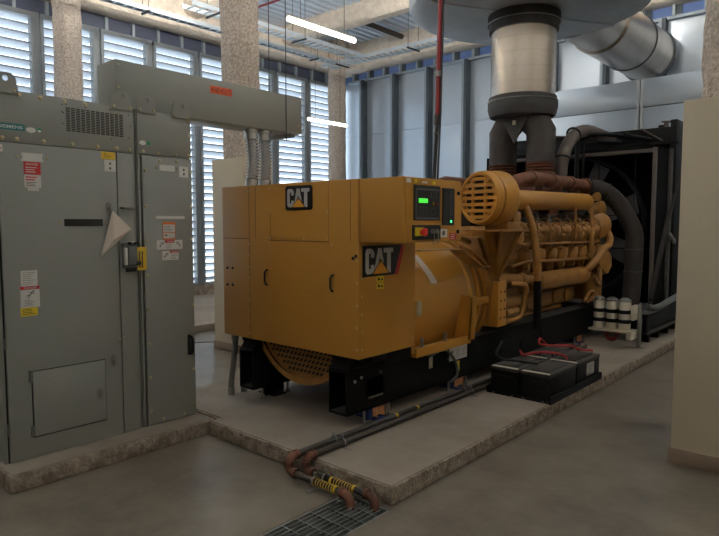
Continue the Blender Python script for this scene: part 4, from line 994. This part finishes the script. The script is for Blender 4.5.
# gear end pumps
mb = MB(); mb.box(CX - .6, CX + .60, 7.48, 7.72, .6, 1.60, .02); mb.lathe((CX + .62, 7.55, 1.72), (1, -.1, 0), [(-.1, .05), (.0, .085), (.05, .10), (.07, .10), (.09, .07)], 18); mb.cyl((CX + .62, 7.52, 1.82), (CX + .62, 7.52, 1.92), .06, n=14); mb.lathe((CX + .60, 7.55, 1.52), (.8, -.5, 0), [(-.1, .10), (.05, .15), (.12, .15), (.16, .11), (.18, .04)], 20); part('gear_housing', mb, M_yeld, G)
mb = MB(); mb.lathe((CX + .60, 7.50, 1.08), (.9, .1, .35), [(-.1, .08), (.02, .19), (.12, .20), (.18, .14), (.22, .05)], 22); mb.cyl((CX + .62, 7.46, .60), (CX + .62, 7.46, .95), .11, n=16); part('water_pump', mb, M_yeld, G)
mb = MB(); mb.tube([(CX + .70, 6.98, .98), (CX + .78, 7.10, 1.10), (CX + .80, 7.28, 1.24), (CX + .80, 7.46, 1.28), (CX + .78, 7.56, 1.38), (CX + .72, 7.54, 1.48), (CX + .66, 7.42, 1.50)], .043, 14, smooth=5); part('pump_pipe', mb, M_yeld, G)
mb = MB(); mb.tube([(CX + .74, 7.2, .92), (CX + .76, 7.3, .82), (CX + .74, 7.36, 1.0), (CX + .70, 7.4, 1.05)], .03, 10, smooth=5); mb.tube([(CX + .72, 6.95, .64), (CX + .75, 7.06, .75), (CX + .74, 7.2, .72), (CX + .7, 7.1, .62)], .018, 8, smooth=5); part('small_pipe', mb, M_yelm, G)
# ---- radiator
R = part('radiator_core', MB().box(-4.6, -2.2, 8.72, 9.10, .48, 2.62, .01), M_core, G, 'black radiator core')
mb = MB(); mb.box(-4.62, -2.22, 8.66, 9.14, 2.60, 2.80, .012); mb.box(-4.64, -2.165, 8.62, 9.16, 2.57, 2.605, .005); mb.cyl((-2.42, 8.85, 2.79), (-2.42, 8.85, 2.85), .05, n=16); mb.box(-2.26, -2.18, 8.62, 9.16, .48, 2.88, .006); part('top_tank', mb, M_black, G, 'black radiator header tank')
mb = MB(); mb.cyl((-2.36, 8.8, 2.80), (-2.36, 8.8, 2.88), .03, n=12); mb.bar((-2.42, 8.8, 2.89), (-2.30, 8.8, 2.885), .03, .02, .004); mb.tube([(-2.32, 8.8, 2.87), (-2.27, 8.78, 2.86), (-2.25, 8.75, 2.7)], .008, 6, smooth=4); part('filler_cap', mb, M_bar, G)
mb = MB(); mb.bar((-2.62, 8.64, 2.80), (-2.35, 8.64, 2.62), .02, .02); part('tank_brace', mb, M_bar, G)
# shroud and fan
mb = MB(); mb.box(-4.6, -2.24, 8.05, 8.72, 2.46, 2.50); mb.box(-2.275, -2.24, 8.05, 8.72, .48, 2.50); mb.box(-4.6, -4.565, 8.05, 8.72, .48, 2.5); mb.box(-4.6, -2.24, 8.60, 8.70, .48, 2.5); part('fan_shroud', mb, M_core, G)
mb = MB(); mb.torus((CX - .0, 8.35, 1.5), (0, 1, 0), .95, .03, 48, 8); part('fan_ring', mb, M_black, G)
mb = MB(); mb.cyl((CX, 8.1, 1.5), (CX, 8.45, 1.5), .16, n=20)
fan = part('fan_hub', mb, M_black, G)
for k in range(8):
    a = k * PI / 4 + .35; d = Vector((math.cos(a), 0, math.sin(a))); t = Vector((-math.sin(a), 0, math.cos(a)))
    c0 = Vector((CX, 8.35, 1.5)); mb = MB()
    p = [c0 + d * .15 - t * .08 + Vector((0, -.05, 0)), c0 + d * .9 - t * .14 + Vector((0, -.07, 0)), c0 + d * .9 + t * .14 + Vector((0, .07, 0)), c0 + d * .15 + t * .08 + Vector((0, .05, 0))]
    mb.prism(p, (0, .012, 0)); part('fan_blade', mb, M_blade2, fan)
mb = MB()
mb.box(-4.5, -2.262, 8.02, 8.05, 2.415, 2.46, .004); mb.box(-2.285, -2.24, 8.0, 8.04, .5, 2.47, .004); part('guard_frame', mb, M_bar, G, 'brownish fan guard frame')
mb = MB()
for k in range(3): mb.box(-4.5, -2.28, 8.03, 8.04, .8 + k * .42, .815 + k * .42)
for k in range(5): mb.box(-4.3 + k * .45, -4.29 + k * .45, 8.03, 8.04, .5, 2.42)
part('guard_wire', mb, M_black, G)
mb = MB(); mb.bar((-2.20, 8.98, 2.42), (-2.20, 7.80, .62), .045, .07, .004); part('side_brace', mb, M_hose, G)
mb = MB(); mb.bar((-2.33, 8.03, 2.45), (-2.33, 8.03, 2.47), .01, .01); mb.cyl((-2.262, 7.995, 2.44), (-2.262, 7.985, 2.44), .035, n=16); parts('frame_boss', mb, M_bar, G)
mb = MB()
for i in range(16): mb.box(-2.225, -2.195, 8.5, 8.56, .9 + i * .1, .94 + i * .1)
mb.box(-2.23, -2.2, 8.48, 8.58, .5, 2.5); part('perforated_side', mb, M_dust, G)
# radiator skid
mb = MB()
for x0, x1 in ((-2.34, -2.18), (-4.62, -4.46)):
    mb.box(x0, x1, 7.66, 9.2, .43, .455, .003); mb.box(x0, x1, 7.66, 9.2, .20, .22, .003); mb.box((x0 + x1) / 2 - .02, (x0 + x1) / 2 + .02, 7.66, 9.2, .21, .44)
    for y in (7.75, 8.15, 8.55, 8.95): mb.box(x0 + .03, x1 - .01, y, y + .05, .107, .205, .003)
mb.box(-4.6, -2.2, 7.68, 7.80, .22, .44, .004); part('radiator_skid', mb, M_black, G)
mb = MB(); mb.box(-2.345, -2.175, 7.66, 9.2, .456, .462); mb.box(-2.345, -2.175, 7.66, 9.2, .221, .226); part('skid_dust', mb, M_dust, G)
# hoses
mb = MB(); mb.tube([(-2.86, 7.50, 1.98), (-2.74, 7.6, 1.95), (-2.60, 7.74, 1.80), (-2.46, 7.84, 1.52), (-2.42, 7.86, 1.32), (-2.425, 7.85, .9), (-2.44, 7.84, .5)], .105, 20, smooth=5); rh = part('radiator_hose', mb, M_hose, G, 'thick dark radiator hose')
mb = MB()
for z in (.95, 1.22): mb.cyl((-2.424, 7.852, z), (-2.424, 7.852, z + .012), .109, n=20)
mb.torus((-2.70, 7.64, 1.925), (.75, .6, -.35), .107, .008, 20, 6); parts('hose_clamp', mb, M_pipe, rh)
mb = MB(); mb.tube([(-3.07, 7.13, 2.02), (-3.07, 7.14, 2.22), (-3.06, 7.20, 2.40), (-3.05, 7.38, 2.58), (-3.04, 7.62, 2.69), (-3.02, 7.95, 2.72), (-3.02, 8.66, 2.70)], .078, 18, smooth=5); dh = part('air_duct', mb, M_bar, G, 'dusty brown air duct elbow')
mb = MB(); mb.torus((-3.055, 7.45, 2.64), (.05, .85, .4), .083, .014, 20, 6); mb.torus((-3.065, 7.17, 2.33), (.0, .3, .9), .083, .012, 20, 6); parts('hose_clamp', mb, M_black, dh)
mb = MB(); mb.tube([(-3.10, 7.7, 1.70), (-3.10, 7.7, 2.52), (-3.07, 7.74, 2.62), (-2.90, 7.82, 2.67), (-2.62, 8.3, 2.66), (-2.5, 8.64, 2.64)], .028, 10, smooth=4); mb.tube([(-3.03, 7.72, 1.7), (-3.03, 7.72, 2.50), (-2.99, 7.76, 2.57), (-2.7, 8.1, 2.58)], .018, 8, smooth=4); mb.lathe((-2.70, 8.16, 2.665), (.5, .86, 0), [(0, .035), (.0, .05), (.08, .05), (.1, .03)], 12); part('vent_pipe', mb, M_black, G)
mb = MB(); mb.tube([(-2.24, 8.55, 1.45), (-2.17, 8.5, 1.38), (-2.15, 8.55, 1.30), (-2.18, 8.66, 1.34)], .02, 8, smooth=4); mb.tube([(-2.26, 7.9, .52), (-2.2, 8.1, .50), (-2.14, 8.4, .56), (-2.13, 8.9, .60)], .04, 10, smooth=5); parts('drain_hose', mb, M_flexg, G)
mb = MB(); mb.cyl((-3.42, 7.1, 2.60), (-3.0, 8.0, 2.63), .03, n=10); mb.cyl((-3.43, 7.12, 1.9), (-3.43, 7.12, 2.6), .03, n=10); part('exhaust_bracket', mb, M_brn, G)
# lumps between the box and the air cleaner
mb = MB(); mb.torus((CX + .10, 4.0, 1.80), (0, 1, 0), .10, .02, 24, 8, 0, PI * 2); mb.ball((CX + .02, 4.3, 1.72), .13); mb.cyl((CX, 4.0, 1.46), (CX, 4.0, 1.7), .05, n=12); part('lifting_ring', mb, M_brn, G)
mb = MB(); mb.tube([(CX + .62, 4.42, 1.36), (CX + .66, 4.6, 1.29), (CX + .64, 4.8, 1.20), (CX + .60, 4.93, 1.14)], .022, 10, smooth=4); mb.tube([(CX + .50, 4.2, 1.48), (CX + .56, 4.45, 1.44), (CX + .55, 4.7, 1.38)], .022, 10, smooth=4); parts('harness', mb, M_yelm, G)

# lower conduits into the terminal box
def low(x, y, label):
    t = thing('flexible_conduit', label, 'conduit', (x - .07, y, .106), 'conduits from the pad into the yellow box')
    mb = MB(); mb.tube([(x - .05, y - .01, .13), (x - .05, y - .01, .22), (x - .02, y, .42), (x, y, .54), (x, y, .632)], .025, 14, smooth=6); part('hose', mb, M_flexg, t)
    mb = MB(); mb.cyl((x - .05, y - .01, .106), (x - .05, y - .01, .17), .031, n=14); part('bottom_fitting', mb, M_strap, t); mb = MB(); mb.cyl((x, y, .58), (x, y, .633), .031, n=14); part('top_fitting', mb, M_strap, t)
low(-4.095, 3.07, 'grey flexible conduit rising from pad into yellow box at its outer corner')
low(-4.09, 3.20, 'grey flexible conduit rising from pad into yellow box, closer to the rail end')

# ================================================================= exhaust
S = thing('exhaust_silencer', 'large round jacketed exhaust silencer drum hung under the ceiling', 'silencer', (-3.4, 6.83, 4.0))
mb = MB(); mb.lathe((-3.4, 6.83, 4.0), (0, 0, 1), [(0, .40), (.0, .9), (.01, 1.25), (.06, 1.36), (.12, 1.385), (1.10, 1.385), (1.2, 1.30)], 72); part('drum', mb, M_jacket, S, smooth=30)
mb = MB()
for a in (math.radians(60), math.radians(240)):
    d = Vector((math.cos(a), math.sin(a), 0)); mb.bar(Vector((-3.4, 6.83, 3.997)) + d * .42, Vector((-3.4, 6.83, 3.997)) + d * 1.25, .05, .012)
parts('jacket_seam', mb, M_jacket, S)
mb = MB(); mb.cyl((-3.34, 8.02, 4.40), (-3.34, 8.25, 4.40), .415, n=48); part('outlet_stub', mb, M_steel, S)
mb = MB()
for a in range(4):
    x, y = -3.4 + 1.0 * math.cos(a * PI / 2 + .8), 6.83 + 1.0 * math.sin(a * PI / 2 + .8); mb.cyl((x, y, 5.15), (x, y, 5.80), .012, n=8)
parts('hanger_rod', mb, M_wire, S)
T_ = thing('exhaust_stack', 'shiny metal clad exhaust stack with black collars standing over the engine', 'exhaust pipe', (-3.42, 6.83, 2.2))
mb = MB(); prof = []
for k in range(5): prof += [(k * .17, .376), (k * .17 + .167, .376), (k * .17 + .167, .372), (k * .17 + .17, .372)]
mb.lathe((-3.435, 6.83, 3.0), (0, 0, 1), prof, 56); part('cladding', mb, M_steel, T_, smooth=25)
mb = MB(); mb.lathe((-3.435, 6.83, 3.795), (0, 0, 1), [(0, .36), (.005, .40), (.10, .404), (.102, .418), (.19, .418), (.2, .39)], 48); mb.lathe((-3.435, 6.83, 3.905), (0, 0, 1), [(0, .418), (.085, .418)], 48); part('top_collar', mb, M_lagb, T_)
mb = MB(); n = 64; m = mb.bm; rings = []
for d, rr in ((0, .33), (.01, .375), (.05, .395), (.10, .405), (.16, .405), (.185, .395), (.19, .37)):
    rings.append([m.verts.new((-3.435 + (rr + .012 * noise.noise(Vector((i * .9, d * 5, 1)))) * math.cos(2 * PI * i / n), 6.83 + (rr + .012 * noise.noise(Vector((i * .9, d * 5, 1)))) * math.sin(2 * PI * i / n), 2.80 + d)) for i in range(n)])
for a, b in zip(rings, rings[1:]):
    for i in range(n): m.faces.new((a[i], a[(i + 1) % n], b[(i + 1) % n], b[i]))
m.faces.new(rings[0]); m.faces.new(rings[-1]); mb.lathe((-3.435, 6.83, 2.985), (0, 0, 1), [(0, .40), (.05, .395), (.06, .37)], 48); part('bottom_collar', mb, M_lagb, T_)
mb = MB(); mb.torus((-3.435, 6.83, 2.985), (0, 0, 1), .403, .007, 48, 6); mb.torus((-3.435, 6.83, 3.89), (0, 0, 1), .42, .006, 48, 6); parts('band', mb, M_strap, T_, 'bright band')
for s, xx in ((-1, -3.68), (1, -3.19)):
    mb = MB(); mb.tube([(-3.435 + s * .08, 6.83, 2.88), (-3.435 + s * .13, 6.83, 2.78), (xx, 6.83, 2.62), (xx, 6.83, 2.26)], .17, 28, radii=[.17, .18, .17, .165]); lg = part('leg_pipe', mb, M_lag, T_)
    mb = MB(); mb.ribbed((xx, 6.83, 2.165), (xx, 6.83, 2.27), .165, 3, .016, 28); part('bellows', mb, M_rust, lg, 'rust coloured bellows')
mb = MB(); mb.prism([(-3.62, 6.64, 2.80), (-3.25, 6.64, 2.80), (-3.435, 6.64, 2.48)], (0, .02, 0), .004); wd = part('lagging_flap', mb, M_lagb, T_); mb = MB(); mb.box(-3.46, -3.42, 6.636, 6.64, 2.70, 2.75); part('metal_tag', mb, M_filter, wd)
O_ = thing('exhaust_pipe', 'large metal clad exhaust pipe running from silencer drum to panelled wall', 'exhaust pipe', (-3.25, 9.5, 4.0))
mb = MB(); prof = [(0, .415), (.35, .415)]; part('inner_run', MB().cyl((-3.34, 8.26, 4.40), (-3.34, 8.96, 4.40), .405, n=48), M_steel, O_, smooth=30)
mb = MB(); prof = []
for k in range(6): prof += [(k * .37, .430), (k * .37 + .366, .430), (k * .37 + .366, .426), (k * .37 + .37, .426)]
mb.lathe((-3.34, 8.95, 4.40), (0, 1, 0), prof, 56); part('cladding', mb, M_steel, O_, smooth=25)
mb = MB(); mb.lathe((-3.34, 11.18, 4.40), (0, 1, 0), [(0, .43), (0, .455), (.06, .455)], 48); part('wall_collar', mb, M_stud, O_)
mb = MB(); mb.cyl((-3.12, 10.2, 4.78), (-3.12, 10.2, 5.78), .012, n=8); mb.torus((-3.34, 10.2, 4.40), (0, 1, 0), .436, .008, 48, 6); part('hanger', mb, M_wire, O_)
# radiator plenum
P_ = thing('radiator_plenum', 'big pale sheet metal plenum duct behind the black radiator', 'air duct', (-3.3, 10.2, .01))
mb = MB(); mb.box(-4.85, -1.60, 9.28, 11.24, .006, 3.19, .003); part('lower_panels', mb, M_galv, P_); mb = MB(); mb.box(-4.86, -1.59, 9.27, 11.24, 3.198, 3.59, .003); part('upper_panels', mb, M_galv, P_)
mb = MB(); mb.box(-4.84, -1.61, 9.29, 11.2, 3.18, 3.2); mb.box(-2.85, -2.842, 9.266, 9.28, .3, 3.59); part('panel_joint', mb, M_stud, P_)
mb = MB()
for i in range(33):
    z = 2.75 + i * .025; mb.box(-2.89 + random.uniform(-.012, .01), -2.862 + random.uniform(-.004, .004), 9.262, 9.281, z, z + .026); mb.box(-2.832, -2.80 + random.uniform(-.012, .012), 9.262, 9.281, z, z + .026)
part('sealant', mb, M_seal, P_, 'white sealant smears along the joint')

# ================================================================= overhead
def tray(label, p0, p1, w=.26, cab=False):
    p0, p1 = Vector(p0), Vector(p1); d = (p1 - p0).normalized(); s = Vector((-d.y, d.x, 0)); L = (p1 - p0).length
    t = thing('cable_tray', label, 'cable tray', (p0 + p1) / 2, 'cable trays')
    for k in (-1, 1):
        mb = MB(); mb.bar(p0 + s * k * w / 2, p1 + s * k * w / 2, .015, .07); part('side_rail', mb, M_tray, t)
    mb = MB(); q = .1
    while q < L: mb.bar(p0 + d * q - s * w / 2 + Vector((0, 0, -.02)), p0 + d * q + s * w / 2 + Vector((0, 0, -.02)), .03, .015); q += .16
    part('rungs', mb, M_tray, t)
    q = .5
    while q < L:
        c = p0 + d * q; mb = MB()
        for k in (-1, 1): mb.cyl(c + s * k * (w / 2 + .03) + Vector((0, 0, -.06)), c + s * k * (w / 2 + .03) + Vector((0, 0, .84 if c.z < 5.05 else .8)), .005, n=6)
        mb.bar(c - s * (w / 2 + .06) + Vector((0, 0, -.05)), c + s * (w / 2 + .06) + Vector((0, 0, -.05)), .03, .025); part('hanger', mb, M_wire, t); q += 1.9
    return t
tray('zinc cable tray with black cables along the edge beam over the windows', (-9.30, 1.0, 5.0), (-9.30, 9.68, 5.0), .13)
tray('zinc cable ladder running along the back wall below its edge beam', (-9.7, 9.86, 5.0), (-2.6, 9.86, 5.0), .28)
tray('short zinc cable ladder joining the wall ladder beside the long lamp', (-8.58, 5.6, 5.0), (-8.58, 9.68, 5.0), .28)
for k, (dx, lab) in enumerate(((-.026, 'black cable lying in the window side tray, nearer the windows'), (.022, 'black cable lying in the window side tray, nearer the room'))):
    mb = MB(); mb.tube([(-9.30 + dx, 1.0, 5.01), (-9.30 + dx + .01, 4.5, 5.01), (-9.30 + dx, 9.66, 5.01)], .022, 8); o = part('tray_cable', mb, M_cable, None, loc=(-9.3 + dx, 5, 5.01)); tag(o, lab, 'cable', 'black cables in the window side tray')
def rod(name, p0, p1, r, m, label, cat, group=None):
    mb = MB(); mb.cyl(p0, p1, r, n=12); o = part(name, mb, m, None, loc=p0); tag(o, label, cat, group); return o
rod('ceiling_conduit', (-8.42, 9.45, 5.66), (-8.42, 10.95, 5.66), .055, M_brn, 'thick dark brown conduit under the deck above the wall ladder', 'conduit')
rod('ceiling_conduit', (-6.75, 7.1, 5.66), (-6.75, 8.95, 5.66), .04, M_brn, 'dark brown conduit under the deck above the silencer', 'conduit')
rod('sprinkler_pipe', (-9.55, 7.55, 5.60), (-6.2, 7.62, 5.60), .02, M_redp, 'thin red sprinkler pipe under the deck beyond the long lamp', 'pipe')
# white cord strung below the beam
mb = MB(); mb.tube([(-9.75, 7.1, 4.5), (-9.75, 7.12, 5.06), (-9.7, 7.3, 5.05), (-9.4, 7.8, 5.10), (-9.0, 8.2, 5.35)], .008, 6, smooth=6); o = part('cord', mb, M_wht, None, loc=(-9.7, 7.1, 4.5)); tag(o, 'thin white cord looped below the beam beside the sprayed column', 'cord')
# red riser
Rr = thing('red_pipe', 'slim red vertical pipe coming down in front of the silencer drum', 'pipe', (-3.45, 5.0, 1.84))
mb = MB(); mb.cyl((-3.405, 5.0, 2.55), (-3.355, 5.0, 4.95), .024, n=14); part('red_section', mb, M_redp, Rr)
mb = MB(); mb.cyl((-3.445, 5.0, 1.87), (-3.406, 5.0, 2.56), .018, n=12); mb.cyl((-3.409, 5.0, 2.50), (-3.404, 5.0, 2.60), .028, n=12); part('lower_section', mb, M_pipe, Rr)
mb = MB(); mb.cyl((-3.44, 5.0, 2.985), (-3.37, 5.0, 2.985), .016, n=8); mb.cyl((-3.397, 5.0, 2.96), (-3.396, 5.0, 3.01), .034, n=14); mb.cyl((-3.44, 5.0, 2.42), (-3.39, 5.0, 2.42), .014, n=8); part('clamp', mb, M_strap, Rr)
mb = MB(); mb.tube([(-3.40, 5.0, 1.9), (-3.37, 5.0, 2.6), (-3.355, 5.0, 3.3), (-3.315, 5.0, 4.95)], .010, 8); part('side_cable', mb, M_wire, Rr)
mb = MB(); mb.cyl((-3.446, 5.0, 1.855), (-3.446, 5.0, 1.90), .05, n=14); part('base_fitting', mb, M_pipe, Rr)
# lamps
def lamp(x, y, z, label, L=1.22, top=5.76):
    t = thing('tube_light', label, 'light', (x, y + L / 2, z), 'hanging tube lights')
    mb = MB(); mb.box(x - .018, x + .018, y, y + L, z + .026, z + .05, .004); part('housing', mb, M_lamp, t)
    mb = MB(); mb.tube([(x, y + .01, z), (x, y + L - .01, z)], .030, 14); part('diffuser', mb, M_tube, t, 'glowing white diffuser')
    for k in (.2, L - .2):
        mb = MB(); mb.cyl((x, y + k, z + .05), (x, y + k, top), .0035, n=6); part('hanger_wire', mb, M_wire, t)
    return t
lamp(-5.27, 4.74, 3.85, 'lit tube light hanging near the rough column above the bus duct', 1.14)
lamp(-8.62, 8.26, 3.55, 'lit tube light hanging lower, seen against the louvers by the corner column', 1.10, 4.90)
def fill_uplight(x, y, z, L=1.5):  # unseen lamps, added to brighten the ceiling and upper walls
    t = thing('fill_uplight', 'added fill lamp in an open topped trough high under the deck, out of the picture', 'light', (x, y + L / 2, z), 'added fill lamps under the deck')
    mb = MB(); mb.box(x - .09, x + .09, y, y + L, z - .06, z - .045); mb.bar((x - .09, y, z - .03), (x - .09, y + L, z - .03), .01, .05); mb.bar((x + .09, y, z - .03), (x + .09, y + L, z - .03), .01, .05); part('trough', mb, M_lamp, t)
    mb = MB(); mb.cyl((x, y + .02, z), (x, y + L - .02, z), .035, n=12); part('tube', mb, M_fill_tube, t)
    for k in (.2, L - .2):
        mb = MB(); mb.cyl((x, y + k, z - .05), (x, y + k, 5.78), .004, n=6); part('hanger_wire', mb, M_wire, t)
for x, y in ((-8.0, -2.0), (-8.0, 2.2), (-5.0, -2.0), (-5.2, 2.2), (-2.2, -2.0), (-2.2, 2.2), (-1.2, 4.9), (-1.2, 7.2), (1.2, -2.0), (1.2, 2.2), (1.2, 4.9), (1.2, 7.2), (-5.3, 7.0), (-8.1, 4.9), (-6.7, 5.0), (-3.4, 8.5)):
    fill_uplight(x, y, 5.15)
# thin loop of cable on the floor
mb = MB(); mb.tube([(-5.85, 3.62, .006), (-6.15, 3.7, .006), (-6.55, 4.0, .006), (-6.75, 4.35, .006), (-6.6, 4.6, .006), (-6.42, 4.5, .006)], .005, 6, smooth=6); o = part('loose_cable', mb, M_wire, None, loc=(-6.2, 4.0, .006)); tag(o, 'thin dark cord curled on the floor beside the cream casing', 'cord')

# ================================================================= camera, sky, render look
F, PITCH, YAW = 608.0, math.atan(45 / 608), math.radians(41.45)
cam = bpy.data.cameras.new('camera'); co = bpy.data.objects.new('camera', cam); COL.objects.link(co)
cam.sensor_fit = 'HORIZONTAL'; cam.sensor_width = 36; cam.lens = F / 719 * 36; cam.clip_start = .05
fwd = Vector((-math.sin(YAW) * math.cos(PITCH), math.cos(YAW) * math.cos(PITCH), -math.sin(PITCH)))
rt = Vector((math.cos(YAW), math.sin(YAW), 0)); upv = rt.cross(fwd)
co.matrix_world = Matrix(((rt.x, upv.x, -fwd.x, 0), (rt.y, upv.y, -fwd.y, 0), (rt.z, upv.z, -fwd.z, 1.55), (0, 0, 0, 1)))
SC.camera = co
w = bpy.data.worlds.new('sky'); SC.world = w; w.use_nodes = True
bg = w.node_tree.nodes['Background']; bg.inputs['Color'].default_value = (.80, .90, 1.0, 1); bg.inputs['Strength'].default_value = 2.6
SC.view_settings.view_transform = 'Standard'; SC.view_settings.look = 'None'; SC.view_settings.gamma = 1; SC.view_settings.use_curve_mapping = False
SC.view_settings.exposure = 0.0
SC.cycles.use_denoising = True; SC.cycles.max_bounces = 10; SC.cycles.diffuse_bounces = 6; SC.cycles.sample_clamp_indirect = 6
